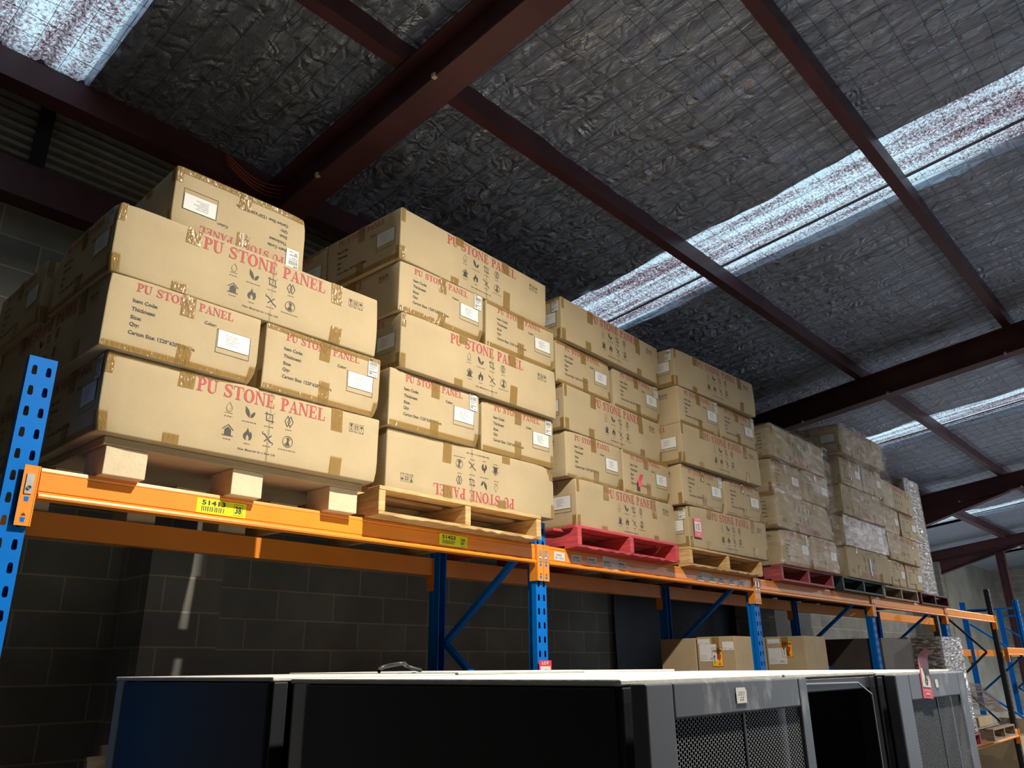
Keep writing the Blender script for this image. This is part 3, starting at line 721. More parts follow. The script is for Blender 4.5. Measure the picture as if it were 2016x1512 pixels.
# run 2, farther along
for k, xx in enumerate((14.35, 16.95, 19.55)):
    upright(xx, .15, ['empty blue rack upright just past the black one', 'second empty blue rack upright past the black one', 'farthest empty blue rack upright'][k], ybase=0.0, braces=[(.76, .02, .1, .02), (.76, -.2, .1, -.72), (.1, -.72, .76, -1.25), (.76, -1.25, .1, -1.75)])
def beam_profile(s=1):     # (y, z) around the box beam, front face at y = 0 going back by .045
    return [(0.005, 0.0), (0.045, 0.0), (0.045, -.105), (-.010, -.105), (-.013, -.098), (-.010, -.090), (-.001, -.086), (0.004, -.080), (0.0, -.078), (0.0, -.022), (0.004, -.018), (0.001, -.012)]
def rack_beam(x0, x1, yf, zt, label, m=M_orange, rear=False, group=None, extra=None, locks=True):
    r = empty('rack_beam', ((x0 + x1) / 2, yf, zt), label, 'rack beam', group, pi if rear else 0)
    L_ = (x1 - x0) / 2
    b = MB(); b.prism(beam_profile()[::-1], -L_ + .012, L_ - .012); b.build('beam_section', m, r)
    for s_ in (-1, 1):
        b = MB(); xe = s_ * (L_ + .044); xi = s_ * (L_)
        a, c = min(xe, xi), max(xe, xi)
        b.box((a, -.012, -.200), (c, -.008, .0)); 
        xw = s_ * (L_ - .001); b.box((min(xw, xw - s_ * .004), -.012, -.200), (max(xw, xw - s_ * .004), .048, .0))
        e = b.build('end_connector', m, r)
        if locks:
            cx = (a + c) / 2
            b = MB(); b.box((cx - .011, -.016, -.096), (cx + .011, -.0122, -.030)); b.tube([(cx, -.0162, -.075), (cx, -.022, -.075)], .006, 8); o = b.build('safety_lock', M_zinc, e); 
            b = MB()
            for zz in (-.112, -.180): b.face([(cx - .006, -.0124, zz - .009), (cx + .006, -.0124, zz - .009), (cx + .008, -.0124, zz + .007), (cx - .008, -.0124, zz + .007)])
            b.build('slot', M_blue, e)
            b = MB()
            for zz in (-.094, -.166): b.face([(cx - .008, -.0126, zz - .002), (cx + .008, -.0126, zz - .002), (cx + .002, -.0126, zz + .008), (cx - .003, -.0126, zz + .006)])
            b.build('slot_shadow', M_pblack, e)
    return r
BL = ['orange front rack beam of the near bay carrying the yellow 51413 label', 'orange front rack beam under the red pallet with white barcode stickers', 'orange front rack beam of the third bay under the faded red and teal pallets', 'orange front rack beam of the fourth bay under the weathered pallet', 'orange front rack beam ending at the black upright']
FB = []
for k in range(5):
    FB.append(rack_beam(PX[k] + .046, PX[k + 1] - .046, .125, BT, BL[k]))
RB = ['orange rear rack beam of the near bay', 'orange rear rack beam of the second bay', 'orange rear rack beam of the third bay', 'orange rear rack beam of the fourth bay', 'orange rear rack beam of the bay beside the black upright']
for k in range(5): rack_beam(PX[k] + .046, PX[k + 1] - .046, 1.016, BT, RB[k] + ', close to the block wall', rear=True, locks=False)
for k in (1, 2, 3, 4): rack_beam(PX[k] + .046, PX[k + 1] - .046, .125, BL2, 'lower orange front beam of the %s bay, mostly behind the cabinets' % ('second', 'third', 'fourth', 'farthest')[k - 1])
for k in (1, 2, 3, 4): rack_beam(PX[k] + .046, PX[k + 1] - .046, 1.016, BL2, 'lower orange rear beam of the %s bay, mostly behind the cabinets' % ('second', 'third', 'fourth', 'farthest')[k - 1], rear=True, locks=False)
for k in range(2):
    rack_beam((14.35, 16.95)[k] + .046, (16.95, 19.55)[k] - .046, -.008, -.60, 'empty orange front beam in the %s bay past the black upright' % ('first', 'second')[k], locks=False)
    rack_beam((14.35, 16.95)[k] + .046, (16.95, 19.55)[k] - .046, .858, -.60, 'empty orange rear beam in the %s bay past the black upright' % ('first', 'second')[k], rear=True, locks=False)
rack_beam(12.86, 14.306, -.008, -.60, 'short orange front beam reaching toward the empty blue racks', locks=False)
rack_beam(12.86, 14.306, .858, -.60, 'short orange rear beam reaching toward the empty blue racks', rear=True, locks=False)
# stickers on the beams
def beam_sticker(par, x0, z0, x1, z1, m, polys, name='beam_label', tilt=0, e0=.0010):
    F_ = 1.0297; fx = lambda x: (x + .983) * F_ - .983; fz = lambda z: (z + .785) * F_ - .785
    x0, x1, z0, z1 = fx(x0), fx(x1), fz(z0), fz(z1); polys = [[(fx(u), fz(v)) for u, v in p] for p in polys]
    b = MB(); cx, cz = (x0 + x1) / 2, (z0 + z1) / 2
    def T(p, e): dx, dz = p[0] - cx, p[1] - cz; return (cx + dx * cos(tilt) - dz * sin(tilt) - par.location.x, -e, cz + dx * sin(tilt) + dz * cos(tilt) - par.location.z)
    b.face([T(p, e0) for p in R4(x0, z0, x1, z1)], 0)
    for p in polys: b.face([T(q, e0 + .0008) for q in p], 1)
    return b.build(name, [m, M_pblack], par)
def ylab(x, z, w, h, code, num, seed):
    P = sans(code, x + .10 * w, z + .58 * h, .47 * w, .32 * h, .03) + bars(x + .10 * w, z + .14 * h, .45 * w, .34 * h, 22, seed, .55)
    P += frame4(x + .75 * w, z + .10 * h, x + .93 * w, z + .88 * h, .0012) + sans(num, x + .775 * w, z + .26 * h, .13 * w, .48 * h, .03); return P
beam_sticker(FB[0], .402, -.231, .604, -.176, M_yel, ylab(.402, -.231, .202, .055, '51413', '38', 5))
beam_sticker(FB[0], 1.632, -.228, 1.822, -.173, M_yel, ylab(1.632, -.228, .19, .055, '51423', '27', 6))
def wl(x, z, w, h, t, seed): return sans(t, x + .12 * w, z + .16 * h, .76 * w, .22 * h, .008) + bars(x + .18 * w, z + .48 * h, .55 * w, .3 * h, 14, seed, .5)
for j, x in enumerate((2.507, 2.664, 2.814, 3.122)): beam_sticker(FB[1], x, -.225, x + .094, -.180, M_paper, wl(x, -.225, .094, .045, ('B1-10-01', 'B1-10-02', 'B1-10-03', 'B1-10-05')[j], j), tilt=.02 * (j % 3 - 1))
beam_sticker(FB[1], 2.966, -.236, 3.13, -.166, M_paper, wl(2.97, -.229, .094, .045, 'B1-10-04', 9), tilt=-.05, e0=.0004)
for j, x in enumerate((4.086, 4.256, 4.392, 4.546, 4.706)): beam_sticker(FB[1], x, -.233, x + .092, -.188, M_paper, wl(x, -.233, .092, .045, 'B1-09-0%d' % (j + 1), 20 + j), tilt=.03 * (j % 3 - 1))
beam_sticker(FB[1], 4.14, -.226, 4.30, -.172, M_paper, [], tilt=-.02, e0=.0004)

# ------------------------------------------------------------------ pallets
def pallet(x0, x1, y0, label, m, nfront=3, dy=1.165, chip=False, boards=True):
    w = x1 - x0; r = empty('pallet', ((x0 + x1) / 2, y0, BT + .0005), label, 'pallet'); hw = w / 2; R_ = random.Random(int(x0 * 10))
    tb = .018; H = .1345
    def brd(name, a, c, jag=0):
        b = MB(); b.box(a, c)
        if jag:                                                   # splintered front edge
            b = MB(); n = 26; X = [a[0] + (c[0] - a[0]) * i / n for i in range(n + 1)]; Z = [a[2] + R_.random() * jag for _ in X]; Yf = [a[1] + R_.random() * .006 for _ in X]
            for i in range(n):
                b.face([(X[i], Yf[i], Z[i]), (X[i + 1], Yf[i + 1], Z[i + 1]), (X[i + 1], a[1], c[2]), (X[i], a[1], c[2])])
                b.face([(X[i], Yf[i], Z[i]), (X[i], c[1], a[2]), (X[i + 1], c[1], a[2]), (X[i + 1], Yf[i + 1], Z[i + 1])])
                b.face([(X[i], a[1], c[2]), (X[i + 1], a[1], c[2]), (X[i + 1], c[1], c[2]), (X[i], c[1], c[2])])
            b.face([(a[0], Yf[0], Z[0]), (a[0], a[1], c[2]), (a[0], c[1], c[2]), (a[0], c[1], a[2])]); b.face([(c[0], Yf[-1], Z[-1]), (c[0], c[1], a[2]), (c[0], c[1], c[2]), (c[0], a[1], c[2])])
            b.face([(a[0], c[1], a[2]), (a[0], c[1], c[2]), (c[0], c[1], c[2]), (c[0], c[1], a[2])])
        o = b.build(name, m, r)
        if not jag: bevelled(o, .002, 1)
        return o
    for sx in (-hw + .019, 0, hw - .019):
        if chip and sx < 0:                                       # broken nearer corner of the left bearer
            b = MB(); P = [(0, tb), (dy, tb), (dy, H - tb), (.42, H - tb), (.30, .086), (.18, .070), (.12, .073), (.06, .086), (.045, .096), (.03, H - tb), (0, H - tb)]
            n = len(b.v); k = len(P); xa, xb = sx - .019, sx + .019
            b.v += [(xa, y, z) for y, z in P] + [(xb, y, z) for y, z in P]
            for i in range(k): j = (i + 1) % k; b.f.append((i, j, k + j, k + i)); b.m.append(0)
            b.f += [(0, 1, 2, 3, 4, 5)[::-1], (0, 5, 6, 7, 8, 9, 10)[::-1], tuple(k + q for q in (0, 1, 2, 3, 4, 5)), tuple(k + q for q in (0, 5, 6, 7, 8, 9, 10))]; b.m += [0] * 4
            b.build('bearer', m, r)
        else: brd('bearer', (sx - .019, 0.002, tb + .001), (sx + .019, dy - .002, H - tb - .001))
    for j, yv in enumerate((0, dy / 2 - .05, dy - .1)): brd('bottom_board', (-hw, yv, 0), (hw, yv + .1, tb), .009 if (j == 0 and m in (M_redw, M_pine)) else 0)
    ny = 7; 
    for j in range(ny):
        yv = (dy - .09) * j / (ny - 1) + (.012 if j == 0 and chip else 0); brd('deck_board', (-hw, yv, H - tb), (hw, yv + .09, H))
    return r
# cardboard pallet of the first stack
r = empty('pallet', (.58, 0, BT), 'cardboard pallet with square feet under the nearest stack, on the 51413 beam', 'pallet')
for row in range(3):
    for xa, w_ in ((.064, .150), (.551, .135), (1.011, .150)):
        b = MB(); b.box((xa - .58, .076 + row * .47, 0), (xa - .58 + w_, .250 + row * .47, .104)); bevelled(b.build('foot', M_cardw, r), .003)
b = MB(); b.box((-.53, .070, .1045), (.60, 1.20, .1350)); bevelled(b.build('deck_sheet', M_card2, r), .004)
PAL = [(1.241, 2.378, .020, 'unpainted pine pallet under the second stack, left of the middle blue upright', M_pine), (2.717, 3.854, .030, 'chipped bright red pallet under the third stack', M_redw),
       (4.018, 5.148, .040, 'pale pine pallet right of the bright red one, under the LOT 15 stack', M_pine), (5.504, 6.631, .040, 'faded red pallet with a bare timber corner under the fifth stack', M_redf),
       (6.855, 8.003, .040, 'dark teal pallet under the sixth stack', M_teal), (8.138, 9.314, .080, 'weathered timber pallet under the seventh stack', M_grey), (9.465, 10.621, .090, 'dark red pallet under the film-wrapped far stack', M_redd)]
for i, (a_, c_, y_, l_, m_) in enumerate(PAL): pallet(a_, c_, y_, l_, m_, chip=i == 1)

# ------------------------------------------------------------------ the carton stacks
ZB = -.0012
ST = {
 1: dict(n='the nearest stack', h=(.301, .293, .295, .280), b=[('L', 0, -.002, .030, -.02), ('E', 1, -.045, .008, -.010), ('E', 1, .592, .004, .004), ('L', 2, -.058, .012, -.014), ('E', 3, .150, .055, -.03)]),
 2: dict(n='the second stack', h=(.299, .295, .300, .284, .298), b=[('L', 4, 1.286, .004, .03), ('E', 3, 1.300, .015, .003), ('E', 3, 1.935, .020, .008), ('L', 2, 1.314, .004, .007), ('E', 1, 1.284, .037, -.006), ('E', 1, 1.925, .042, .004), ('L', 0, 1.301, .058, -.018)]),
 3: dict(n='the third stack', h=(.303, .296, .300, .287, .297), b=[('L', 4, 2.684, .070, .030), ('E', 3, 2.665, .110, .018), ('E', 3, 3.325, .135, .020), ('L', 2, 2.722, .100, .045), ('E', 1, 2.734, .110, .022), ('E', 1, 3.366, .120, .026), ('L', 0, 2.799, .090, .040)]),
 4: dict(n='the fourth stack', h=(.298, .294, .300, .291, .297), b=[('L', 4, 3.950, .000, -.04), ('E', 3, 3.970, .006, -.010), ('E', 3, 4.596, .004, -.015), ('L', 2, 3.960, -.001, -.018), ('E', 1, 3.985, .038, -.008), ('E', 1, 4.612, .030, -.012), ('L', 0, 4.030, .038, -.018)]),
 5: dict(n='the fifth stack', h=(.302, .307, .296, .297), b=[('L', 3, 5.467, -.030, .012), ('E', 2, 5.478, .015, .002), ('E', 2, 6.104, -.002, .006), ('L', 1, 5.478, .001, .008), ('E', 0, 5.525, .024, .0), ('E', 0, 6.150, .012, .004)]),
 6: dict(n='the sixth stack', h=(.303, .301, .305, .293, .298), b=[('L', 4, 6.896, -.115, -.02), ('E', 3, 6.985, -.049, .004), ('E', 3, 7.612, -.046, -.005), ('L', 2, 6.964, -.030, -.006), ('E', 1, 6.985, .025, -.004), ('E', 1, 7.612, .022, -.004), ('L', 0, 7.020, .025, -.015)]),
 7: dict(n='the seventh stack', h=(.297, .302, .296, .297), b=[('L', 3, 8.372, .004, .03), ('E', 2, 8.395, .043, .03), ('E', 2, 9.045, .060, -.004), ('L', 1, 8.398, .035, .03), ('E', 0, 8.406, .066, .04), ('E', 0, 9.070, .100, .0)]),
}
# stack 1 layer 1 corrections and the shipping labels / flips seen in the photo, keyed (stack, index in list)
FLIP = {(1, 4), (2, 6), (5, 0), (5, 3), (6, 6), (6, 3)}
SHIP = {(1, 0), (1, 2), (1, 3), (1, 4), (2, 1), (2, 4), (2, 5), (3, 0), (3, 2), (4, 0), (4, 1), (4, 2), (4, 4), (4, 6), (5, 4), (6, 1)}
ORD = ['bottom', 'second', 'third', 'fourth', 'fifth']
TY = {'on the nearest': 1}
PALN = {1: 'cardboard pallet', 2: 'pine pallet left of the middle upright', 3: 'bright red pallet', 4: 'pale pine pallet', 5: 'faded red pallet', 6: 'dark teal pallet', 7: 'weathered pallet'}
cnt = 0
for s_, S in ST.items():
    zz = [ZB]
    for h in S['h']: zz.append(zz[-1] + h)
    nl = len(S['h'])
    for i, (kind, ly, x, y, yaw) in enumerate(S['b']):
        lname = 'top' if ly == nl - 1 else ORD[ly]
        pair = [q for q in S['b'] if q[1] == ly]
        fl_ = (s_, i) in FLIP
        if kind == 'L': lab = '%s long carton%s on the %s' % (lname, ', print upside down,' if fl_ else '', PALN[s_])
        elif len(pair) == 1: lab = 'single end-on carton topping the cardboard pallet stack, print upside down'
        else: lab = '%s end-on carton in the %s layer on the %s' % ('left' if pair[0][2] == x else 'right', lname, PALN[s_])
        cnt += 1
        tp = s_ < 6 or True
        make_carton(x, y, zz[ly], S['h'][ly] - .001, kind, lab, 'printed cartons of ' + S['n'], yaw, fl_, v=(cnt * 5 + s_) % NV, t=(cnt * 3 + s_) % 6, ship=2 if (s_, i) == (1, 4) else (s_, i) in SHIP)
        if kind == 'L' and (s_ in (1, 2) or ly == nl - 1):         # the carton behind it on the same layer
            cnt += 1
            gap = .075 if (s_ == 1 and ly == 2) else .006
            xb = x - (CW + gap) * sin(yaw) - (.02 if s_ == 1 else 0); yb = y + (CW + gap) * cos(yaw)
            make_carton(xb, yb, zz[ly], S['h'][ly] - .001, 'L', 'rear carton behind the %s long carton on the %s' % (lname, PALN[s_]), 'rear row of ' + S['n'], yaw, fl_, v=cnt % NV, t=cnt % 6, ship=False)
# blue tape strip and dull film on the sixth stack
b = MB(); b.box((7.61, .012, .045), (7.655, .014, .215)); o = b.build('tape_strip', M_blue_tape); tag(o, 'strip of blue tape on the bottom carton of the teal pallet stack', 'tape')
b = MB()
for i in range(14):
    for j in range(5):
        P = [(6.99 + 1.24 * (i + a) / 14, -.004 - .006 * noise((i + a) * 1.3, (j + c) * 1.7), .302 + .295 * (j + c) / 5) for a, c in ((0, 0), (1, 0), (1, 1), (0, 1))]
        b.face(P)
o = b.build('film_sheet', M_filmdull, smooth=True); tag(o, 'dull grey film across the second layer of the teal pallet stack', 'film')
# film around cartons of the fifth and sixth stack
def wrap(x0, x1, y0, y1, z0, z1, label, m, amp=.006, name='stretch_film', step=.06):
    b = MB(); per = [(x0, y1), (x0, y0), (x1, y0), (x1, y1)]; pts = []
    for k in range(3):
        (ax, ay), (bx, by) = per[k], per[k + 1]; n = max(2, int(math.hypot(bx - ax, by - ay) / step))
        for i in range(n + (k == 2)): pts.append((ax + (bx - ax) * i / n, ay + (by - ay) * i / n, (by - ay), -(bx - ax)))
    nz = max(3, int((z1 - z0) / step)); w = len(pts)
    for j in range(nz + 1):
        for i, (px, py, nx, ny) in enumerate(pts):
            l = math.hypot(nx, ny); q = amp * (1 + noise(i * .9, j * .8, 4)); b.v.append((px + nx / l * q, py + ny / l * q, z0 + (z1 - z0) * j / nz + .006 * noise(i * .6, j, 8)))
    for j in range(nz):
        for i in range(w - 1): b.f.append((j * w + i, j * w + i + 1, (j + 1) * w + i + 1, (j + 1) * w + i)); b.m.append(0)
    o = b.build(name, m, smooth=True); tag(o, label, 'film'); return o
wrap(5.43, 6.76, -.045, 1.2, .0, 1.20, 'clear stretch film around the stack on the faded red pallet', M_film, .004)
wrap(6.87, 8.26, -.15, 1.2, .3, 1.50, 'clear stretch film around the upper stack on the dark teal pallet', M_film, .004)
# stack 8, small brown cartons wrapped together
PL = ['left', 'right']
for ly in range(4):
    for c_ in range(2):
        b = MB(); x = 9.765 + c_ * .318; z = ZB + ly * .362; b.box((x, .150, z), (x + .314, .700, z + .359))
        for q in range(7): 
            for p in bars(x + .06, z + .07 + q * .035, .20, .008, 9, ly * 50 + c_ * 9 + q, .8): b.face([(u, .1488, v) for u, v in p], 1)
        for q in range(5):
            for p in bars(.25, z + .07 + q * .04, .2, .008, 8, ly * 7 + q, .8): b.face([(x - .0012, .150 + .55 - u, v) for u, v in p], 1) if c_ == 0 else None
        o = b.build('carton', [M_card2, M_ink2]); tag(o, '%s small brown carton, %s layer of the film-wrapped stack' % (PL[c_], ['bottom', 'second', 'third', 'top'][ly]), 'carton', 'small cartons under the stretch film')
wrap(9.755, 10.405, .142, .75, .004, 1.452, 'clear stretch film around the small cartons on the dark red pallet', M_film2, .007)

# ------------------------------------------------------------------ things on the lower level
def plain_box(x0, y0, z0, x1, y1, z1, m, label, group=None, dec=None, name='carton'):
    r = empty(name, ((x0 + x1) / 2, (y0 + y1) / 2, z0), label, 'carton', group); cx, cy = (x0 + x1) / 2, (y0 + y1) / 2
    b = MB(); b.box((x0 - cx, y0 - cy, 0), (x1 - cx, y1 - cy, z1 - z0)); o = bevelled(b.build('body', m, r), .006, 3)
    if dec:
        for nm, mats, quads in dec:
            b = MB()
            for mi, pts in quads: b.face([(p[0] - cx, p[1] - cy, p[2] - z0) for p in pts], mi)
            b.build(nm, mats, r)
    return r
def side_q(x, ys, zs, mi=0, e=0.0):      # a rectangle on the face looking to -x ; u grows toward -y
    return (mi, [(x - .0015 - e, ys[0], zs[0]), (x - .0015 - e, ys[1], zs[0]), (x - .0015 - e, ys[1], zs[1]), (x - .0015 - e, ys[0], zs[1])])
def side_polys(x, y0, z0, polys, mi, e): return [(mi, [(x - .0015 - e, y0 - u, z0 + v) for u, v in p]) for p in polys]
def fragile(x, ya, za, w, h):            # yellow fragile sticker on the -x face, ya is its left edge
    P = sans('内有玻璃', .08 * w, .75 * h, .84 * w, .13 * h, .03)
    g = [[(.50 * w, .64 * h), (.86 * w, .64 * h), (.80 * w, .40 * h), (.68 * w, .32 * h), (.56 * w, .40 * h)], R4(.66 * w, .14 * h, .70 * w, .34 * h), R4(.56 * w, .10 * h, .80 * w, .15 * h)]
    ar = [R4(.20 * w, .14 * h, .25 * w, .50 * h), [(.13 * w, .48 * h), (.32 * w, .48 * h), (.225 * w, .64 * h)]]
    fr = frame4(0, 0, w, h, .003)
    return [('fragile_sticker', [M_yel2, M_pblack, M_lot], [side_q(x, (ya, ya - w), (za, za + h), 0)] + side_polys(x, ya, za, P + ar, 1, .0012) + side_polys(x, ya, za, g + fr, 2, .0012))]
def white_label(x, ya, za, w, h, name, seed):
    P = bars(.06 * w, .12 * h, .36 * w, .02 * h, 8, seed, .8) + bars(.06 * w, .22 * h, .4 * w, .02 * h, 8, seed + 1, .8) + bars(.06 * w, .32 * h, .34 * w, .02 * h, 8, seed + 2, .8) + bars(.6 * w, .1 * h, .3 * w, .12 * h, 8, seed + 3, .6)
    return [(name, [M_paper, M_pgrey], [side_q(x, (ya, ya - w), (za, za + h), 0, .001)] + side_polys(x, ya, za, P, 1, .002))]
def tapes_on(x, y0, y1, z1):
    return [('packing_tape', [M_tape], [side_q(x, ((y0 + y1) / 2 + .03, (y0 + y1) / 2 - .03), (z1 - .16, z1 - .003), 0)])]
x1_, ya_, yb_, zt_ = 4.575, .055, .365, -.592
d = fragile(x1_, .245, -.80, .085, .13) + white_label(x1_, .345, -.765, .14, .12, 'address_label', 1) + white_label(x1_, .155, -.69, .09, .06, 'barcode_label', 4) + white_label(x1_, .355, -.645, .10, .038, 'small_label', 7) + tapes_on(x1_, ya_, yb_, zt_)
plain_box(x1_, ya_, -1.570, x1_ + .27, yb_, zt_, M_card2, 'brown carton with fragile sticker left of the third rack upright, under the red pallet', 'fragile cartons on the lower level', d)
plain_box(x1_, yb_ + .012, -1.570, x1_ + .27, .68, zt_ - .006, M_card2, 'plain brown carton behind the left fragile carton', 'fragile cartons on the lower level')
x2_ = 5.80
d = fragile(x2_, .255, -.735, .095, .13) + white_label(x2_, .375, -.79, .16, .13, 'address_label', 11) + white_label(x2_, .375, -.625, .11, .038, 'small_label', 17) + tapes_on(x2_, .05, .39, -.568)
plain_box(x2_, .052, -1.570, x2_ + .46, .392, -.568, M_card2, 'brown carton with yellow fragile sticker right of the third rack upright', 'fragile cartons on the lower level', d)
plain_box(x2_, .402, -1.570, x2_ + .46, .74, -.572, M_card2, 'plain brown carton behind the right fragile carton', 'fragile cartons on the lower level')
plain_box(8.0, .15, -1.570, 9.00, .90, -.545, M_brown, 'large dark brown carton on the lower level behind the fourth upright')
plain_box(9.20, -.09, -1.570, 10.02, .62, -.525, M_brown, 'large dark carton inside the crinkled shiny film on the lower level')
b = MB()
for p in sans('SAMAX', 0, 0, .12, .022, .02): b.face([(9.198, .50 - u, -.585 + v) for u, v in p])
o = b.build('printed_word', M_ink2, None)
o.parent = [q for q in bpy.data.objects if q.get('label', '').startswith('large dark carton inside')][0]; o.location = (-9.61, -.265, 1.570)
wrap(9.195, 10.03, -.105, .62, -1.558, -.515, 'crinkled shiny stretch film around the dark carton beside the last bay', M_film2, .006, step=.024)
def low_pallet(x0, x1, z, y0, label, m):
    o = pallet(x0, x1, y0, label, m); o.location.z = BL2 + .0005
for a, c, lab, m in ((3.95, 5.09, 'lower pallet under the left fragile cartons, hidden by the cabinets', M_grey), (5.70, 6.81, 'lower pallet under the right fragile cartons, hidden by the cabinets', M_grey), (7.98, 9.04, 'lower pallet under the large dark brown carton', M_grey), (9.05, 10.12, 'red lower pallet under the film-wrapped dark carton', M_redf), (10.75, 11.90, 'weathered lower pallet beside the black upright', M_grey)):
    low_pallet(a, c, -1.675, -.04 if a < 9 else -.1, lab, m)
# clutter at the far lower right
plain_box(11.0, .1, -1.570, 11.7, .7, -1.46, M_card2, 'low flat carton on the weathered lower pallet')
b = MB()
for i in range(12):
    for j in range(8):
        P = []
        for a, c in ((0, 0), (1, 0), (1, 1), (0, 1)):
            u, v = (i + a) / 12, (j + c) / 8; P.append((10.65 + 1.5 * u, -.02 + .6 * v, -1.00 - .42 * u + .05 * noise(u * 5, v * 4)))
        b.face(P)
o = b.build('film_sheet', M_film2, smooth=True); tag(o, 'loose sheet of clear film draped over the last lower bay', 'film')
for i, (x, y, w_, d_, h_, lab) in enumerate(((14.6, -.1, .9, .8, 1.15, 'brown carton on the floor under the first empty bay'), (15.9, .1, .8, .7, .9, 'second brown carton on the floor under the first empty bay'), (13.40, .2, .8, .8, .95, 'brown carton standing just past the black upright'), (17.3, .0, 1.0, .8, 1.2, 'farthest brown carton under the second empty bay'))):
    plain_box(x, y, FLZ, x + w_, y + d_, FLZ + h_, M_card2 if i % 2 else M_card, lab, 'cartons under the empty racks')

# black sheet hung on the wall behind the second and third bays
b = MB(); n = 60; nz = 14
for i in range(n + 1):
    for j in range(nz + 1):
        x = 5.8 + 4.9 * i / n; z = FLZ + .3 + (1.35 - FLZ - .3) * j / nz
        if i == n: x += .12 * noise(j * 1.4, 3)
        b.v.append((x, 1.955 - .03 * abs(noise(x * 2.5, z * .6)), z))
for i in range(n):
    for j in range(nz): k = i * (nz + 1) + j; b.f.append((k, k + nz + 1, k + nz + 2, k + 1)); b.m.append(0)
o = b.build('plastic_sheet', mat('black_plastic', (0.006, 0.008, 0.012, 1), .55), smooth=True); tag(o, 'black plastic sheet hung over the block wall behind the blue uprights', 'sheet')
# cardboard offcuts leaning at the lower left
for k, (x, y, w_, tl, lab) in enumerate(((.70, 1.50, .16, .14, 'front flattened cardboard sheet leaning at the lower left corner'), (.80, 1.60, .16, .10, 'rear flattened cardboard sheet leaning against the pier at the lower left'))):
    b = MB(); zt = (-1.17, -1.13)[k]; b.box((0, 0, 0), (w_, .012, zt - FLZ - .002)); b.box((0, -.006, 0), (w_ - .02, 0, zt - FLZ - .02))
    o = b.build('cardboard_sheet', M_card); o.location = (x, y, FLZ + .001); o.rotation_euler = (0, .03, .5); tag(o, lab, 'cardboard')

# ------------------------------------------------------------------ lot tickets
def lot(name, w, h, num, label, mw, rows=True, top=0.0):
    b = MB(); N = 14
    def bend(u, v):
        if v <= h: return (u, 0, v)
        t = (v - h) / top; return (u * (1 - .25 * t * t) + .030 * t * t, -.014 * t * t, h + top * t)
    def strip(z0, z1, n):
        for i in range(n):
            a, c = z0 + (z1 - z0) * i / n, z0 + (z1 - z0) * (i + 1) / n
            b.face([bend(0, a), bend(w, a), bend(w, c), bend(0, c)], 0)
    strip(0, h, 2)
    if top: strip(h, h + top, 10)
    H = h + top
    def put(P, mi, e):
        for p in P: b.face([(q[0], q[1] - e, q[2]) for q in (bend(u, v) for u, v in p)], mi)
    put(sans('LOT', .22 * w, H * .86 if not top else h + top * .35, .56 * w, .10 * h, .03), 1, .001)
    put([R4(.1 * w, .30 * h, .9 * w, .80 * h)], 1, .0008)
    put(sans(num, .36 * w if len(num) == 1 else .28 * w, .38 * h, .30 * w if len(num) == 1 else .42 * w, .32 * h, .0), 2, .0016)
    put(bars(.3 * w, .10 * h, .4 * w, .05 * h, 6, 3, .9) + bars(.2 * w, .20 * h, .6 * w, .02 * h, 12, 4, .9), 1, .001)
    me = b.mesh(name, [M_lot, M_paper, M_pblack]); o = link(name, me); o.matrix_world = mw; tag(o, label, 'lot ticket'); return o
lot('lot_ticket', .104, .140, '15', 'red LOT 15 sticker on the bottom carton of the fourth stack', Matrix.Translation((4.085, .028, .070)) @ Matrix.Rotation(-.018, 4, 'Z'))
lot('lot_ticket', .105, .150, '5', 'red LOT sticker low on the middle blue upright, half hidden by the cabinets', Matrix.Translation((2.448, .118, -.905)))
lot('lot_ticket', .090, .100, '6', 'curling red LOT 6 ticket stuck to the far mesh cabinet door', Matrix.Translation((1.548, -2.047, -.880)) @ Matrix.Rotation(.06, 4, 'Y'), top=.032)
b = MB()
for i in range(6):
    a, c = i / 6, (i + 1) / 6
    f = lambda t: (3.505 + (.018 * max(0, t - .5)), .098 - .03 * max(0, t - .55), .352 + .085 * t)
    p, q = f(a), f(c); b.face([p, (p[0] + .042, p[1], p[2]), (q[0] + .042, q[1], q[2]), q])
o = b.build('lot_ticket', M_lot); tag(o, 'bent bright red ticket on the right end-on carton above the red pallet', 'lot ticket')

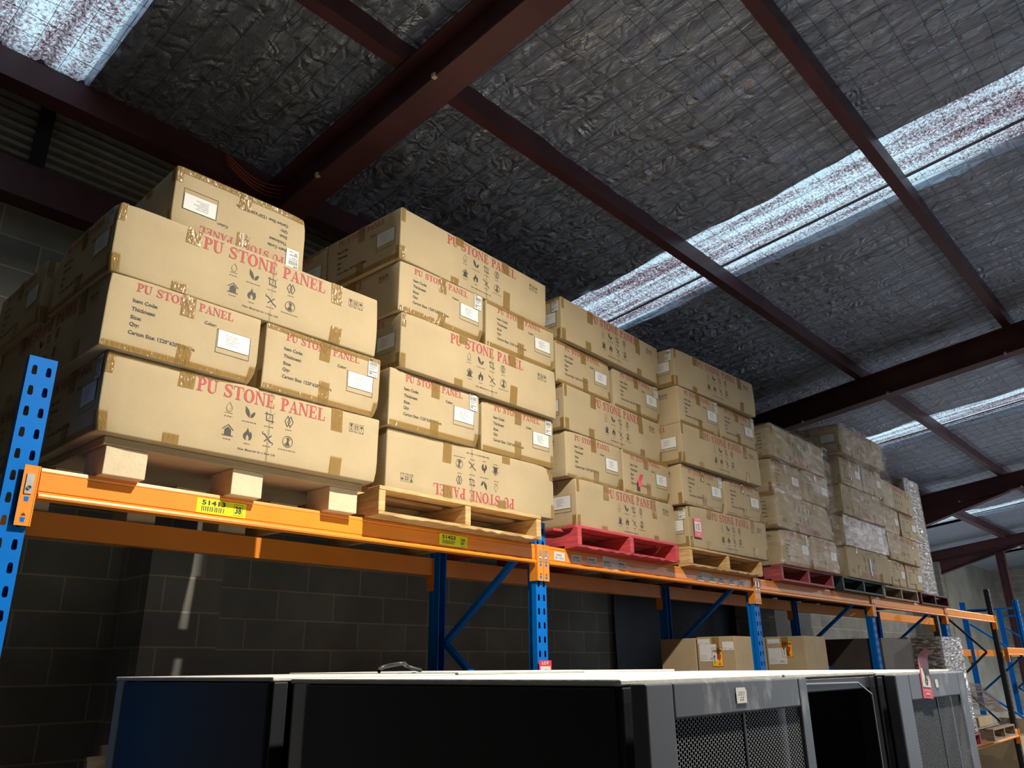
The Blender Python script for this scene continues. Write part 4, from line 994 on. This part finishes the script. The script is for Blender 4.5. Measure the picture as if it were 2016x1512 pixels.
# ------------------------------------------------------------------ server cabinets
def cabinet(x0, x1, y0, y1, zt, label, door=None, side_left=True, open_front=False):
    r = empty('server_cabinet', ((x0 + x1) / 2, (y0 + y1) / 2, FLZ), label, 'server cabinet', 'server cabinets in front of the racking'); cx, cy = (x0 + x1) / 2, (y0 + y1) / 2
    Z = lambda z: z - FLZ
    def bx(name, m, *q, bev=.003):
        b = MB()
        for a, c in q: b.box((a[0] - cx, a[1] - cy, Z(a[2])), (c[0] - cx, c[1] - cy, Z(c[2])))
        return bevelled(b.build(name, m, r), bev)
    t = .04; yf = y0 + .045
    bx('frame', M_black, *[((a, c, FLZ + .02), (a + t, c + t, zt - .012)) for a in (x0 + .004, x1 - t - .004) for c in (yf, y1 - t - .004)])
    bx('top_panel', M_cabglare, ((x0, yf, zt - .011), (x1, y1, zt)))
    if side_left:
        bx('side_panel', M_black, ((x0 - .004, yf + .012, FLZ + .05), (x0 + .010, y1 - .075, zt - .014)))
        bx('rear_upright', M_strip, ((x0 - .003, y1 - .066, FLZ + .03), (x0 + .012, y1 - .02, zt - .0115)))
    else: bx('side_panel', M_black, ((x0 + .001, yf + .012, FLZ + .05), (x0 + .010, y1 - .01, zt - .014)))
    bx('side_panel', M_black, ((x1 - .010, yf + .012, FLZ + .05), (x1 - .001, y1 - .01, zt - .014)))
    bx('rear_panel', M_black, ((x0 + .02, y1 - .012, FLZ + .05), (x1 - .02, y1 - .002, zt - .014)))
    bx('plinth', M_black, ((x0, yf, FLZ + .001), (x1, y1, FLZ + .05)))
    if open_front:
        e = .0035
        b = MB(); P = [(x0 + .03, -.828), (1.190, -.832), (1.278, -.862), (1.278, -1.9)]
        for i in range(3): b.bar((P[i][0] - cx, yf - .001 - cy, Z(P[i][1])), (P[i + 1][0] - cx, yf - .001 - cy, Z(P[i + 1][1])), .002, .0028 if i < 2 else .002, up=(0, 0, 1) if i < 2 else (0, 1, 0))
        b.build('lit_frame_edge', M_strip, r)  # thin pale bars draw the top-lit edges of the front opening
        bx('header', M_black, ((x0 + .045, yf, zt - .042), (x1 - .045, yf + .03, zt - .012)))
    if door:
        a, c, mz, ma, mb_ = door      # door from x=a to c; mesh top mz, mesh ma..mb_
        dz = zt - .0065
        b = MB(); T = .030
        def fr(p, q): b.box((p[0] - cx, y0 - cy, Z(p[1])), (q[0] - cx, y0 + T - cy, Z(q[1])))
        fr((a, FLZ + .06), (ma, dz)); fr((mb_, FLZ + .06), (c, dz)); fr((ma, mz), (mb_, dz)); fr((ma, FLZ + .06), (mb_, FLZ + .16))
        d_ = bevelled(b.build('door', M_door, r), .004, 3)
        b = MB(); b.face([(ma - .004 - cx, y0 + .006 - cy, Z(FLZ + .15)), (mb_ + .004 - cx, y0 + .006 - cy, Z(FLZ + .15)), (mb_ + .004 - cx, y0 + .006 - cy, Z(mz + .004)), (ma - .004 - cx, y0 + .006 - cy, Z(mz + .004))])
        b.build('perforated_panel', M_perf, d_)
        xm = (ma + mb_) / 2; b = MB(); b.box((xm - .004 - cx, y0 + .004 - cy, Z(FLZ + .16)), (xm + .004 - cx, y0 + .010 - cy, Z(mz))); b.build('mesh_rib', M_black, d_)
        return r, d_, cx, cy
    return r, None, cx, cy
ZT = -.806
r1, d1, cx, cy = cabinet(.146, .755, -2.045, -1.06, ZT, 'nearest black server cabinet with scratched mesh door and a pale sticker', (.150, .772, -.870, .232, .728))
b = MB(); b.face([(.447 - cx, -2.0465 - cy, -.853 - FLZ), (.487 - cx, -2.0465 - cy, -.853 - FLZ), (.488 - cx, -2.0465 - cy, -.832 - FLZ), (.482 - cx, -2.0465 - cy, -.826 - FLZ), (.447 - cx, -2.0465 - cy, -.826 - FLZ)], 0)
for p in bars(.455, -.836, .026, .003, 5, 4, .7) + bars(.462, -.845, .014, .003, 3, 5, .7): b.face([(u - cx, -2.0472 - cy, v - FLZ) for u, v in p], 1)
b.build('door_sticker', [M_paper, M_pgrey], d1)
cabinet(.765, 1.322, -2.045, -1.06, ZT, 'doorless black server cabinet open at the front between two mesh doors', None, False, True)
r2, d2, cx, cy = cabinet(1.335, 2.02, -2.045, -1.06, ZT - .003, 'far black server cabinet with mesh door carrying the LOT 6 ticket', (1.345, 2.015, -.884, 1.452, 1.935), False)
b = MB(); b.face([(1.685 - cx, -2.0465 - cy, -.856 - FLZ), (1.712 - cx, -2.0465 - cy, -.856 - FLZ), (1.710 - cx, -2.0465 - cy, -.834 - FLZ), (1.682 - cx, -2.0465 - cy, -.834 - FLZ)]); b.build('door_sticker', M_paper, d2)
cabinet(.142, .755, -1.035, -.10, ZT + .004, 'black server cabinet behind the nearest one, its plain side facing left')
cabinet(.765, 1.375, -1.035, -.10, ZT + .008, 'middle server cabinet of the rear row', None, False)
cabinet(1.385, 1.99, -1.035, -.10, ZT + .004, 'far server cabinet of the rear row', None, False)
b = MB(); P = [(.62 + .16 * t / 10, -.80 + .02 * sin(t), ZT + .012 + .022 * sin(pi * t / 10)) for t in range(11)]; b.tube(P, .006, 6)
o = b.build('cable', M_blackpaint, smooth=True); tag(o, 'short black cable arching on top of the rear cabinets', 'cable')
